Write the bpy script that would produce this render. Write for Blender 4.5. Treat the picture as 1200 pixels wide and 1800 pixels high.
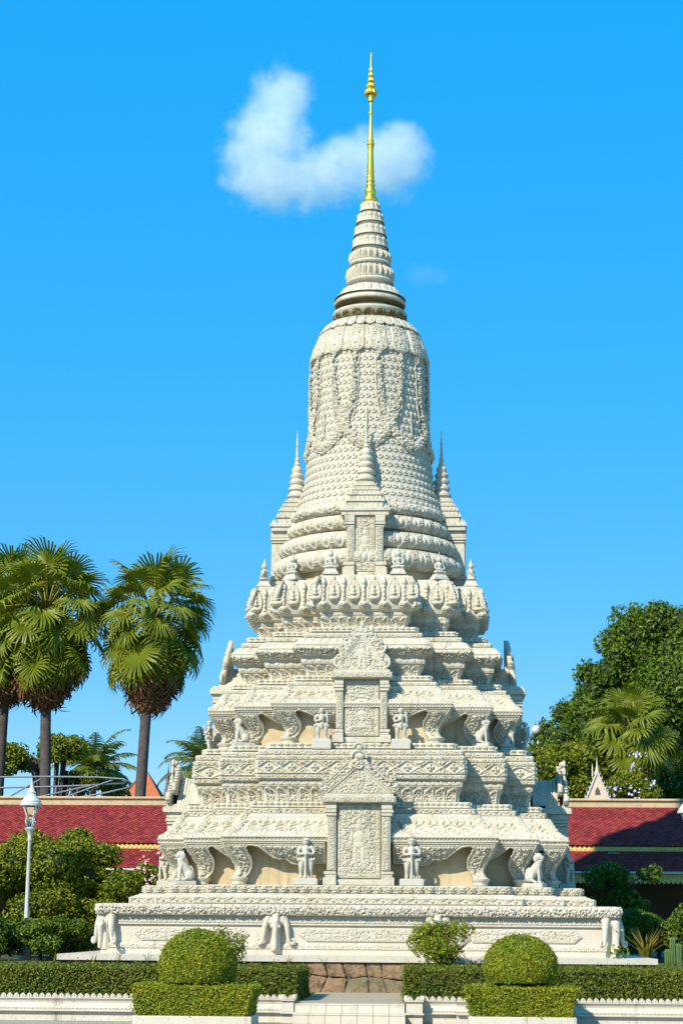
import bpy, math, random
import numpy as np
from mathutils import Vector, Matrix, Euler
PI = math.pi
for o_ in list(bpy.data.objects): bpy.data.objects.remove(o_)
scene = bpy.context.scene
COL = scene.collection

# ------------------------------------------------------------------ camera
CAM = (2.137, -54.0, 0.8)
def setup_camera():
    yaw, pitch, roll = map(math.radians, (-3.1195, 12.291, 0.45))
    f = Vector((math.sin(yaw)*math.cos(pitch), math.cos(yaw)*math.cos(pitch), math.sin(pitch)))
    r = Vector((math.cos(yaw), -math.sin(yaw), 0)); u = r.cross(f)
    r2 = r*math.cos(roll) + u*math.sin(roll); u2 = -r*math.sin(roll) + u*math.cos(roll)
    cd = bpy.data.cameras.new('camera'); co = bpy.data.objects.new('camera', cd); COL.objects.link(co)
    m = Matrix((r2, u2, -f)).transposed().to_4x4(); m.translation = Vector(CAM); co.matrix_world = m
    cd.sensor_fit = 'HORIZONTAL'; cd.sensor_width = 36; cd.lens = 36*3314/1200
    cd.clip_start = 0.5; cd.clip_end = 6000
    scene.camera = co
setup_camera()

# ------------------------------------------------------------------ sky and sun
SUN_AZ, SUN_EL = math.radians(33), math.radians(38)   # sun to the left of and behind the viewer
sdir = Vector((-math.sin(SUN_AZ)*math.cos(SUN_EL), -math.cos(SUN_AZ)*math.cos(SUN_EL), math.sin(SUN_EL)))
world = bpy.data.worlds.new('World'); scene.world = world; world.use_nodes = True
SKY_H, SKY_S, SKY_V = 0.445, (0.78, 0.445), (0.20, 3.75)
def setup_world():
    nt = world.node_tree; nt.nodes.clear()
    out = nt.nodes.new('ShaderNodeOutputWorld'); bg = nt.nodes.new('ShaderNodeBackground')
    sky = nt.nodes.new('ShaderNodeTexSky'); sky.sky_type = 'NISHITA'; sky.sun_disc = False
    sky.sun_elevation = SUN_EL
    sky.sun_rotation = math.atan2(sdir.x, sdir.y)
    sky.altitude = 0; sky.air_density = 1.0; sky.dust_density = 0.0; sky.ozone_density = 3.0
    # even tone curve over the whole sky: flatter brightness, deeper blue
    sp = nt.nodes.new('ShaderNodeSeparateColor'); sp.mode = 'HSV'; cb = nt.nodes.new('ShaderNodeCombineColor'); cb.mode = 'HSV'
    nt.links.new(sky.outputs[0], sp.inputs[0])
    def m_(op, inp, val):
        n = nt.nodes.new('ShaderNodeMath'); n.operation = op; nt.links.new(inp, n.inputs[0]); n.inputs[1].default_value = val; return n.outputs[0]
    nt.links.new(m_('ADD', m_('MULTIPLY', sp.outputs[0], .25), SKY_H), cb.inputs[0])
    sat = nt.nodes.new('ShaderNodeMath'); sat.operation = 'MULTIPLY_ADD'; sat.inputs[1].default_value = SKY_S[0]; sat.inputs[2].default_value = SKY_S[1]; sat.use_clamp = True
    nt.links.new(sp.outputs[1], sat.inputs[0]); nt.links.new(m_('MINIMUM', sat.outputs[0], .99), cb.inputs[1])
    nt.links.new(m_('MULTIPLY', m_('POWER', sp.outputs[2], SKY_V[0]), SKY_V[1]), cb.inputs[2])
    nt.links.new(cb.outputs[0], bg.inputs['Color']); bg.inputs['Strength'].default_value = 0.15
    nt.links.new(bg.outputs[0], out.inputs['Surface'])
setup_world()
sl = bpy.data.lights.new('sun', 'SUN'); sl.energy = 4.7; sl.angle = math.radians(0.53); sl.color = (1.0, 0.93, 0.80)
so = bpy.data.objects.new('sun', sl); COL.objects.link(so)
so.rotation_euler = (-sdir).to_track_quat('-Z', 'Y').to_euler(); so.location = (-20, -40, 40)
vs = scene.view_settings; vs.view_transform = 'Standard'; vs.look = 'None'; vs.gamma = 1; vs.exposure = 0.42
vs.use_curve_mapping = False
scene.render.engine = 'CYCLES'
scene.cycles.volume_bounces = 6; scene.cycles.volume_step_rate = 0.25; scene.cycles.max_bounces = 12

# ------------------------------------------------------------------ materials
MATS = {}
def mat(name, col, rough=0.8, var=0.0, scale=3.0, col2=None, metal=0.0, bump=0.0, bscale=60, trans=0.0, island=0.0,
        stain=None, spec=0.3, streak=None, speck=None):
    if name in MATS: return MATS[name]
    m = bpy.data.materials.new(name); m.use_nodes = True; nt = m.node_tree; N = nt.nodes; Lk = nt.links
    p = N['Principled BSDF']; p.inputs['Roughness'].default_value = rough; p.inputs['Metallic'].default_value = metal
    p.inputs['Specular IOR Level'].default_value = spec
    p.inputs['Base Color'].default_value = (*col, 1)
    cur = None
    tc = N.new('ShaderNodeTexCoord')
    def rgb(c):
        n = N.new('ShaderNodeRGB'); n.outputs[0].default_value = (*c, 1); return n.outputs[0]
    def mix(fac, a, b, mode='MIX'):
        n = N.new('ShaderNodeMix'); n.data_type = 'RGBA'; n.blend_type = mode
        Lk.new(fac, n.inputs[0]) if not isinstance(fac, float) else setattr(n.inputs[0], 'default_value', fac)
        Lk.new(a, n.inputs[6]); Lk.new(b, n.inputs[7]); return n.outputs[2]
    def noise(sc, det=5, rough_=0.6, vec=None):
        n = N.new('ShaderNodeTexNoise'); n.inputs['Scale'].default_value = sc; n.inputs['Detail'].default_value = det
        n.inputs['Roughness'].default_value = rough_; Lk.new(vec or tc.outputs['Object'], n.inputs['Vector']); return n.outputs['Fac']
    def ramp(fac, a, b):
        n = N.new('ShaderNodeMapRange'); n.inputs[1].default_value = a; n.inputs[2].default_value = b; n.clamp = True
        Lk.new(fac, n.inputs[0]); return n.outputs[0]
    if col2 is not None:
        cur = mix(ramp(noise(scale), 0.5-var, 0.5+var), rgb(col), rgb(col2))
    if stain is not None:
        scol, ssc, lo, hi = stain
        cur = mix(ramp(noise(ssc, 8, 0.7), lo, hi), cur or rgb(col), rgb(scol))
    if streak is not None:
        scol, lo, hi = streak
        mp = N.new('ShaderNodeMapping'); mp.inputs['Scale'].default_value = (5.5, 5.5, 0.45); Lk.new(tc.outputs['Object'], mp.inputs['Vector'])
        cur = mix(ramp(noise(1.0, 6, 0.65, mp.outputs[0]), lo, hi), cur or rgb(col), rgb(scol))
    if speck is not None:
        scol, ssc, lo, hi = speck
        cur = mix(ramp(noise(ssc, 4, 0.75), lo, hi), cur or rgb(col), rgb(scol))
    if island:
        g = N.new('ShaderNodeNewGeometry'); hv = N.new('ShaderNodeHueSaturation')
        Lk.new(cur or rgb(col), hv.inputs['Color'])
        mr = N.new('ShaderNodeMapRange'); mr.inputs[3].default_value = 1-island; mr.inputs[4].default_value = 1+island
        Lk.new(g.outputs['Random Per Island'], mr.inputs[0]); Lk.new(mr.outputs[0], hv.inputs['Value'])
        mr2 = N.new('ShaderNodeMapRange'); mr2.inputs[3].default_value = 0.5-island*0.05; mr2.inputs[4].default_value = 0.5+island*0.04
        ml = N.new('ShaderNodeMath'); ml.operation = 'FRACT'; mm = N.new('ShaderNodeMath'); mm.operation = 'MULTIPLY'; mm.inputs[1].default_value = 7.31
        Lk.new(g.outputs['Random Per Island'], mm.inputs[0]); Lk.new(mm.outputs[0], ml.inputs[0]); Lk.new(ml.outputs[0], mr2.inputs[0])
        Lk.new(mr2.outputs[0], hv.inputs['Hue']); cur = hv.outputs[0]
    if cur is not None: Lk.new(cur, p.inputs['Base Color'])
    if bump:
        b = N.new('ShaderNodeBump'); b.inputs['Strength'].default_value = bump; b.inputs['Distance'].default_value = 0.02
        Lk.new(noise(bscale, 6), b.inputs['Height']); Lk.new(b.outputs[0], p.inputs['Normal'])
    if trans:
        t = N.new('ShaderNodeBsdfTranslucent'); ms = N.new('ShaderNodeMixShader'); ms.inputs[0].default_value = trans
        if cur is not None: Lk.new(cur, t.inputs['Color'])
        else: t.inputs['Color'].default_value = (*col, 1)
        Lk.new(p.outputs[0], ms.inputs[1]); Lk.new(t.outputs[0], ms.inputs[2]); Lk.new(ms.outputs[0], N['Material Output'].inputs['Surface'])
    MATS[name] = m; return m

STONE = mat('cast_stone', (0.53, 0.475, 0.35), 0.85, 0.16, 1.6, (0.58, 0.535, 0.425), bump=0.35, bscale=45,
            stain=((0.35, 0.275, 0.165), 2.6, 0.54, 0.78), streak=((0.15, 0.14, 0.115), 0.575, 0.80), speck=((0.27, 0.24, 0.185), 16, 0.53, 0.72))
PLASTER = mat('ochre_plaster', (0.50, 0.385, 0.22), 0.9, 0.2, 1.3, (0.57, 0.47, 0.31), bump=0.2, bscale=30,
              stain=((0.36, 0.25, 0.12), 1.7, 0.50, 0.78), streak=((0.26, 0.21, 0.14), 0.56, 0.82))
MARBLE = mat('white_marble', (0.60, 0.55, 0.455), 0.6, 0.2, 1.1, (0.54, 0.475, 0.36), bump=0.12, bscale=25,
             stain=((0.45, 0.38, 0.27), 2.2, 0.60, 0.85), streak=((0.19, 0.165, 0.13), 0.585, 0.82), speck=((0.36, 0.32, 0.25), 14, 0.55, 0.75))
STATUE = mat('pale_statue_stone', (0.54, 0.51, 0.43), 0.8, 0.2, 4, (0.47, 0.43, 0.34), bump=0.25, bscale=40,
             stain=((0.27, 0.245, 0.20), 7, 0.53, 0.78))
GOLD = mat('gilded_metal', (0.92, 0.60, 0.07), 0.42, metal=1.0, var=0.2, scale=6, col2=(0.95, 0.68, 0.12))
OLIVESTONE = mat('dark_olive_stone', (0.155, 0.125, 0.055), 0.95, 0.2, 4, (0.26, 0.215, 0.11), bump=0.4, bscale=30)  # darker olive stone colour, for the spire neck and lotus underside
REDTILE = mat('red_roof_tile', (0.265, 0.036, 0.034), 0.9, 0.2, 0.6, (0.33, 0.055, 0.048), island=0.28, spec=.12, stain=((0.16, 0.018, 0.018), 1.2, .55, .8))
YELLOW = mat('yellow_fascia', (0.66, 0.45, 0.10), 0.8, 0.2, 2, (0.72, 0.54, 0.19))
BEIGECOPE = mat('ridge_cement', (0.58, 0.44, 0.24), 0.9, 0.2, 2, (0.45, 0.36, 0.22), bump=0.4, bscale=20, stain=((0.30, 0.25, 0.18), 5, 0.5, 0.75))
WHITEP = mat('white_paint', (0.60, 0.61, 0.56), 0.5, 0.2, 5, (0.50, 0.50, 0.45), stain=((.30,.28,.22), 4, .55, .8))
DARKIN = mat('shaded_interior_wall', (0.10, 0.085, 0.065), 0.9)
GREYMET = mat('grey_steel', (0.20, 0.22, 0.25), 0.6, metal=0.2)
HEDGE = mat('clipped_hedge_leaf', (0.20, 0.255, 0.008), 0.5, 0.14, 1.4, (0.31, 0.32, 0.010), island=0.5, trans=0.30, spec=0.4)
HEDGED = mat('hedge_leaf', (0.105, 0.150, 0.012), 0.5, 0.14, 1.2, (0.185, 0.190, 0.014), stain=((0.17, 0.10, 0.02), 1.3, 0.60, 0.74), island=0.5, trans=0.28)
LEAFD = mat('dark_leaf', (0.072, 0.145, 0.009), 0.45, 0.2, 0.7, (0.135, 0.195, 0.010), island=0.45, trans=0.28)
LEAFM = mat('mid_leaf', (0.125, 0.185, 0.008), 0.5, 0.2, 0.6, (0.235, 0.245, 0.010), island=0.5, trans=0.32)
LEAFY = mat('yellow_leaf', (0.30, 0.23, 0.03), 0.6, island=0.4, trans=0.3)
PALMG = mat('palm_leaf', (0.135, 0.185, 0.010), 0.45, 0.25, 0.5, (0.26, 0.275, 0.012), trans=0.30, spec=0.3)
PALMB = mat('dead_palm_leaf', (0.25, 0.125, 0.045), 0.8, 0.25, 0.9, (0.13, 0.065, 0.026), trans=0.15)
STALK = mat('palm_stalk', (0.30, 0.26, 0.055), 0.5)
BARK = mat('bark', (0.060, 0.052, 0.048), 0.9, 0.2, 3, (0.11, 0.09, 0.075), bump=0.8, bscale=18)
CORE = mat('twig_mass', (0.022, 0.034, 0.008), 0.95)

# ------------------------------------------------------------------ mesh helpers
class MB:
    def __init__(s): s.v = []; s.f = []; s.n = 0
    def add(s, V, *Fs):
        V = np.asarray(V, float).reshape(-1, 3); s.v.append(V)
        for F in Fs:
            F = np.asarray(F, np.int64)
            if F.size: s.f.append(F + s.n)
        s.n += len(V)
    def box(s, x0, x1, y0, y1, z0, z1):
        s.add([(x0,y0,z0),(x1,y0,z0),(x1,y1,z0),(x0,y1,z0),(x0,y0,z1),(x1,y0,z1),(x1,y1,z1),(x0,y1,z1)],
              [(0,3,2,1),(4,5,6,7),(0,1,5,4),(1,2,6,5),(2,3,7,6),(3,0,4,7)])
    def bbox(s, x0, x1, y0, y1, z0, z1, b=0.02):      # box with chamfered edges
        V = []
        for (zz, i) in ((z0, b), (z0+b, 0), (z1-b, 0), (z1, b)):
            V += [(x0+i, y0+i, zz), (x1-i, y0+i, zz), (x1-i, y1-i, zz), (x0+i, y1-i, zz)]
        F = [(3,2,1,0), (12,13,14,15)]
        for k in range(3):
            for j in range(4): F.append((4*k+j, 4*k+(j+1)%4, 4*k+4+(j+1)%4, 4*k+4+j))
        s.add(V, F)
    def lathe(s, prof, n=32, c=(0,0,0), cap=True):
        prof = np.asarray(prof, float); th = np.arange(n)*2*PI/n
        d = np.diff(prof, axis=0); ang = np.arctan2(d[:,1], d[:,0]); brk = [0]       # split the skin at sharp corners
        for k in range(1, len(d)):
            if abs((ang[k]-ang[k-1]+PI) % (2*PI)-PI) > .75: brk.append(k)
        if len(brk) > 1:
            for a_, b_ in zip(brk, brk[1:]+[len(prof)-1]): s.lathe_strip(prof[a_:b_+1], n, c)
        else: s.lathe_strip(prof, n, c)
    def lathe_strip(s, prof, n, c):
        th = np.arange(n)*2*PI/n; m = len(prof)
        V = np.stack([prof[:,0][:,None]*np.cos(th)+c[0], prof[:,0][:,None]*np.sin(th)+c[1],
                      np.repeat(prof[:,1][:,None]+c[2], n, 1)], -1).reshape(-1, 3)
        i = np.arange(m-1)[:,None]*n; j = np.arange(n)[None]; j2 = (j+1) % n
        F = np.stack([i+j, i+j2, i+n+j2, i+n+j], -1).reshape(-1, 4)
        s.add(V, F)
    def tube(s, pts, rad, n=8, flat=1.0):
        P = [Vector(p) for p in pts]; R = rad if hasattr(rad, '__len__') else [rad]*len(P)
        V = []; up = None
        for k, p in enumerate(P):
            t = (P[min(k+1, len(P)-1)] - P[max(k-1, 0)]).normalized()
            if up is None: up = Vector((0,0,1)) if abs(t.z) < 0.9 else Vector((1,0,0))
            a = (up - t*up.dot(t)).normalized(); b = t.cross(a); up = a
            for q in range(n):
                an = 2*PI*q/n; V.append(p + (a*math.cos(an)*flat + b*math.sin(an))*R[k])
        F = []
        for k in range(len(P)-1):
            for q in range(n): F.append((k*n+q, k*n+(q+1)%n, (k+1)*n+(q+1)%n, (k+1)*n+q))
        m = len(V); V += [P[0], P[-1]]
        T = [(m, (q+1)%n, q) for q in range(n)] + [(m+1, (len(P)-1)*n+q, (len(P)-1)*n+(q+1)%n) for q in range(n)]
        s.add([tuple(v) for v in V], F, T)
    def ball(s, c, r, n=14, m=9):
        rx, ry, rz = r if hasattr(r, '__len__') else (r, r, r)
        ph = np.linspace(-PI/2, PI/2, m)[:,None]; th = np.arange(n)[None]*2*PI/n
        V = np.stack([c[0]+rx*np.cos(ph)*np.cos(th), c[1]+ry*np.cos(ph)*np.sin(th), c[2]+rz*np.sin(ph)+0*th], -1).reshape(-1,3)
        i = np.arange(m-1)[:,None]*n; j = np.arange(n)[None]; j2 = (j+1) % n
        s.add(V, np.stack([i+j, i+j2, i+n+j2, i+n+j], -1).reshape(-1, 4))
    def prism(s, poly, y0, y1):                       # polygon in x,z extruded along y (front y0)
        n = len(poly); V = [(x, y0, z) for x, z in poly] + [(x, y1, z) for x, z in poly]
        F = [(i, i+n, (i+1)%n+n, (i+1)%n) for i in range(n)]
        s.add(V, F, [tuple(range(n))], [tuple(range(2*n-1, n-1, -1))])
    def mesh(s, name, m=None, smooth=False):
        V = np.concatenate(s.v).astype(np.float32)
        me = bpy.data.meshes.new(name); me.vertices.add(len(V)); me.vertices.foreach_set('co', V.ravel())
        tot = np.concatenate([np.full(len(F), F.shape[1]) for F in s.f]); idx = np.concatenate([F.ravel() for F in s.f])
        me.loops.add(len(idx)); me.loops.foreach_set('vertex_index', idx.astype(np.int32))
        me.polygons.add(len(tot)); st = np.concatenate([[0], np.cumsum(tot)[:-1]])
        me.polygons.foreach_set('loop_start', st.astype(np.int32)); me.polygons.foreach_set('loop_total', tot.astype(np.int32))
        me.polygons.foreach_set('use_smooth', np.full(len(tot), bool(smooth)))
        me.update(calc_edges=True); me.validate()
        if m: me.materials.append(m)
        return me
    def build(s, name, m=None, parent=None, smooth=False):
        return link(name, s.mesh(name, m, smooth), parent)

def link(name, me, parent=None, loc=(0,0,0), rot=(0,0,0), scale=(1,1,1)):
    o = bpy.data.objects.new(name, me); COL.objects.link(o); o.location = loc; o.rotation_euler = rot; o.scale = scale
    if parent: o.parent = parent
    return o
def tag(o, label=None, cat=None, group=None, kind=None):
    if label: o['label'] = label
    if cat: o['category'] = cat
    if group: o['group'] = group
    if kind: o['kind'] = kind
    return o
def thing(name, label, cat, loc=(0,0,0), rz=0, group=None, scale=1.0):
    o = bpy.data.objects.new(name, None); COL.objects.link(o); o.location = loc; o.rotation_euler = (0,0,rz)
    o.scale = (scale,)*3; o.empty_display_size = 0.2
    return tag(o, label, cat, group)
def four(name, me, parent, ks=(0,1,2,3)):
    return [link(name, me, parent, rot=(0,0,k*PI/2)) for k in ks]
def fuse(mb, voxel, m, smooth_it=2):
    o = mb.build('tmp_fuse'); md = o.modifiers.new('r', 'REMESH'); md.mode = 'VOXEL'; md.voxel_size = voxel; md.use_smooth_shade = True
    sm_ = o.modifiers.new('s', 'SMOOTH'); sm_.factor = 0.5; sm_.iterations = smooth_it
    dg = bpy.context.evaluated_depsgraph_get(); dg.update()
    me = bpy.data.meshes.new_from_object(o.evaluated_get(dg)); bpy.data.objects.remove(o)
    me.materials.clear(); me.materials.append(m); return me

# ------------------------------------------------------------------ carved relief patterns (heights 0..1 over metres u, height fraction v)
def sst(a, b, x):
    t = np.clip((x-a)/(b-a), 0, 1); return t*t*(3-2*t)
def bump_(x, w): return np.clip(1-(x/w)**2, 0, 1)
def hsh(i, j, k=0.0):
    t = np.sin(i*127.1+j*311.7+k*74.7)*43758.5453; return t-np.floor(t)
def foliage(x, y, s=0.16, seed=0.0):
    gx, gy = x/s, y/s; i0, j0 = np.floor(gx), np.floor(gy)
    best = np.full(np.shape(gx), 9.0); bx = np.zeros_like(best); by = np.zeros_like(best); bh = np.zeros_like(best)
    for di in (-1,0,1):
        for dj in (-1,0,1):
            ci, cj = i0+di, j0+dj
            px = ci+.5+.55*(hsh(ci,cj,seed)-.5); py = cj+.5+.55*(hsh(ci,cj,seed+3)-.5)
            dx, dy = gx-px, gy-py; d = np.hypot(dx, dy); w = d < best
            best = np.where(w, d, best); bx = np.where(w, dx, bx); by = np.where(w, dy, by); bh = np.where(w, hsh(ci,cj,seed+7), bh)
    th = np.arctan2(by, bx); sg = np.where(bh > .5, 1, -1)
    h = .62+.38*np.cos(sg*th+best*8.5+bh*20) + .13*np.cos(5*th+bh*9)
    h = np.clip(h*np.clip(1.12-best*1.05, 0, 1), 0, 1); return .75*sst(.16, .46, h)+.25*h
def cells(u, L, p):
    n = np.maximum(1, np.round(np.mean(L)/p)); f = (u/L*n) % 1 - .5; return f, np.floor(u/L*n), np.mean(L)/n
def border(v, w=.09): return np.maximum(bump_(v-w*.6, w*.6), bump_(v-1+w*.6, w*.6))
def h_lozenge(u, v, L, H, p=None, seed=0):
    f, i, pp = cells(u, L, p or H*1.25); x, y = 2*f, 2*v-1; d = np.abs(x)+np.abs(y)*.92
    r = np.hypot(x*pp/H, y); th = np.arctan2(y, x*pp/H)
    fl = np.clip(.62+.38*np.cos(4*th), 0, 1)*sst(.62, .45, r)
    fl = np.maximum(fl, bump_(r, .17))
    h = np.maximum(bump_(d-1, .16)*.8, fl*.95); h = np.maximum(h, sst(1.12, 1.3, d)*foliage(u, v*H, H*.33, seed)*.9)
    return np.maximum(h, border(v)*.7)
def h_scroll(u, v, L, H, p=None, seed=0):
    f, i, pp = cells(u, L, p or H*1.1); x, y = f*pp/H*2, 2*v-1
    r = np.hypot(x, y); th = np.arctan2(y, x); s = np.where(i % 2 < 1, 1, -1)
    h = (.55+.45*np.cos(s*th+r*7.5+1.2*s))*sst(1.15, .7, r)
    return np.maximum(np.maximum(h, .75*foliage(u, v*H, H*.4, seed)*sst(.7, 1, r)), border(v, .07)*.7)
def h_petal(u, v, L, H, p=None, seed=0):
    f, i, pp = cells(u, L, p or H*.85); w = .49*np.sqrt(np.clip(1-(np.clip(v-.18, 0, 1)/.82)**2.4, 0, 1))
    t = np.abs(f)/np.maximum(w, 1e-3); h = np.sqrt(np.clip(1-t*t, 0, 1))
    h = h*(1-.35*bump_(f, .07)) * (.75+.25*np.cos(v*9))
    h = np.maximum(h, .5*foliage(u, v*H, H*.3, seed)*(t > 1.1)*sst(.95, .8, v)); return np.maximum(h, sst(.14, .1, v)*.9)
def h_rosette(u, v, L, H, p=None, seed=0):
    f, i, pp = cells(u, L, p or H*1.0); x, y = f*pp/H*2, 2*v-1; r = np.hypot(x, y); th = np.arctan2(y, x)
    h = sst(.95, .75, r)*np.clip(.65+.35*np.cos(6*th), 0, 1); h = np.maximum(h, bump_(r, .3))
    return np.maximum(h, .5*foliage(u, v*H, H*.35, seed)*(r > 1))
def h_bead(u, v, L, H, p=None, seed=0):
    f, i, pp = cells(u, L, p or H*.8); r = np.hypot(f*pp/H*2, (2*v-1)*.9); return np.sqrt(np.clip(1-r*r, 0, 1))*.9
def h_rope(u, v, L, H, p=None, seed=0):
    f, i, pp = cells(u, L, p or H*1.2); c = ((u/L*np.round(np.mean(L)/pp)+v*.9) % 1)-.5
    return (.55+.45*np.cos(2*PI*c))*np.sqrt(np.clip(1-(2*v-1)**2, 0, 1))
def h_arch(u, v, L, H, p=None, seed=0):              # acanthus arches on flared bands
    f, i, pp = cells(u, L, p or H*.62); w = .47*np.sqrt(np.clip(1-np.clip(v/.97, 0, 1)**3, 0, 1))+.01
    t = np.abs(f)/w; rim = bump_(t-.86, .2); ins = foliage(u, v*H, H*.26, seed)*.75*(t < .72)
    return np.clip(np.maximum(rim, ins), 0, 1)
def h_round(u, v, L, H, p=None, seed=0):             # foliage on the round moulding with lozenge stripes
    f, i, pp = cells(u, L, p or H*1.5); c = np.abs(np.abs(2*f)+np.abs(2*v-1)*.8-1)
    return np.maximum(foliage(u, v*H*1.2, H*.36, seed), bump_(c, .14)*.9)
def h_roof(u, v, L, H, p=None, seed=0):              # zigzag apron over hexagon medallions, scrolled hips
    f, i, pp = cells(u, L, p or .36); n = np.round(np.mean(L)/pp); tri = 1-2*np.abs(((u/L*n*2) % 1)-.5)*2
    zz = v-(.66+.075*tri); x, y = f*pp/H*2.2, (v-.32)*2/.56
    hx = np.maximum(np.abs(x)*1.25, np.abs(x)*.62+np.abs(y)*.80); r = np.hypot(x, y)
    med = np.maximum(bump_(hx-.88, .13)*.8, bump_(hx-.45, .12)*.6); med = np.maximum(med, bump_(r, .22)*.8)
    dots = bump_(np.abs(np.abs(f)-.5), .07)*(.5+.5*np.cos(v*H/.075*2*PI))
    low = np.maximum(med*(v > .05)*(v < .62), dots*.8*(v > .08)*(v < .56))
    up = .85 - .30*bump_(zz-.06, .025) - .35*bump_(((u/L*n*4) % 1)-.5, .3)*bump_(zz-.17, .06)
    h = np.where(zz < 0, low, up); e = np.minimum(u, L-u) if np.mean(L) > 1.5 else L-u
    hip = np.maximum(bump_(e-.20, .025), (e < .17)*(.35+.65*foliage(u, v*H, .095, seed+2)))
    return np.where(e < .23, hip, h)
def h_scale_cove(u, v, L, H, p=None, seed=0):        # swags under the scalloped cornice
    f, i, pp = cells(u, L, p or .42); y = v-.06-.9*(2*f)**2*.55
    return np.where(y > 0, np.maximum(bump_(y-.05, .07), foliage(u, v*H, .095, seed)*sst(.1, .16, y)), 0)
def h_bud(u, v, L, H, p=None, seed=0):               # lotus buds standing in leaves, for the rings
    f, i, pp = cells(u, L, p or H*.8); x, y = f*pp/.17, (2*v-1)*1.25; r = np.hypot(x*1.1, y)
    bud = np.maximum(bump_(r-.85, .17)*.8, np.sqrt(np.clip(1-(r/.40)**2, 0, 1))*.9)
    return np.maximum(bud, foliage(u, v*H, .075, seed)*(r > .95))
def h_plain(u, v, L, H, p=None, seed=0): return np.zeros_like(u*v)
# ------------------------------------------------------------------ stepped (redented) plan of the stupa tiers
RB, RC = 1.07, 1.90
def resample(prof, s):
    prof = np.asarray(prof, float); d = np.hypot(*np.diff(prof, axis=0).T); t = np.concatenate([[0], np.cumsum(d)])
    n = max(3, int(math.ceil(t[-1]/s))); q = np.linspace(0, t[-1], n+1)
    return np.stack([np.interp(q, t, prof[:,0]), np.interp(q, t, prof[:,1])], 1), t[-1]
def gridf(nu, nv):
    i = np.arange(nv-1)[:,None]*nu; j = np.arange(nu-1)[None]
    return np.stack([i+j, i+j+1, i+nu+j+1, i+nu+j], -1).reshape(-1, 4)
AMP = 1.9
def strip(prof, hf, amp=.03, s=.0145, square=False, **kw):
    """carved skin for one side of a tier layer, one piece per projecting block; prof is a list of (z, offset)"""
    P, H = resample(prof, s); z, o = P[:,0], P[:,1]; nv = len(P); v = np.linspace(0, 1, nv)[:,None]; out = []
    dz, do = np.gradient(z), np.gradient(o); ln = np.hypot(dz, do)+1e-9; no, nz = dz/ln, -do/ln
    segs = [(lambda o: -o, lambda o: o, 0.0 if square else RC, (1,))]
    if not square:
        segs += [(lambda o: o, lambda o: o+RB, RB, (1,-1)), (lambda o: o+RB, lambda o: o+RC, 0.0, (1,-1))]
    for k, (fa, fb, dd, sides) in enumerate(segs):
        xa, xb = fa(o)[:,None], fb(o)[:,None]; Lm = float(np.mean(xb-xa)); nu = max(6, int(Lm/s))+1
        t = np.linspace(0, 1, nu)[None]; u = t*Lm + 0*v; L = Lm
        h = hf(u, v+0*u, L, H, seed=k*5.0, **kw)*amp*AMP
        edge = np.minimum(np.minimum(t, 1-t)*Lm/s, 1.0)*np.minimum(np.minimum(v, 1-v)*H/s, 1.0)
        h = h*edge - (1-edge)*.004
        x = xa + (xb-xa)*t; y = -(o[:,None]+dd) - h*no[:,None]; zz = z[:,None] + h*nz[:,None] + 0*x
        F = gridf(nu, nv)
        for sd in sides:
            mb = MB(); mb.add(np.stack([x*sd, y+0*x, zz], -1).reshape(-1, 3), F if sd > 0 else F[:, ::-1]); out.append(mb)
    return out
def ring_poly(o, square=False):
    if square: q = [(o, -o)]
    else: q = [(o, -(o+RC)), (o, -(o+RB)), (o+RB, -(o+RB)), (o+RB, -o), (o+RC, -o)]
    out = []
    for k in range(4):
        for x, y in q:
            for _ in range(k): x, y = -y, x
            out.append((x, y))
    return out
def redent(mb, prof, square=False, captop=True, capbot=False):
    n = len(ring_poly(1, square)); V = []
    for z, o in prof: V += [(x, y, z) for x, y in ring_poly(o, square)]
    F = []
    for k in range(len(prof)-1):
        for j in range(n): F.append((k*n+j, k*n+(j+1)%n, (k+1)*n+(j+1)%n, (k+1)*n+j))
    ex = []
    if captop: ex.append([tuple((len(prof)-1)*n+j for j in range(n))])
    if capbot: ex.append([tuple(n-1-j for j in range(n))])
    mb.add(V, F, *ex)
def band(name, parent, prof, hf, amp=.03, m=None, square=False, s=.0145, **kw):
    for mb in strip(prof, hf, amp, s, square, **kw): four(name, mb.mesh(name, m or STONE, True), parent)

stupa = thing('stupa', 'tall cream carved stone stupa with stepped tiers, ribbed bell and gilded spire', 'stupa')

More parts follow.
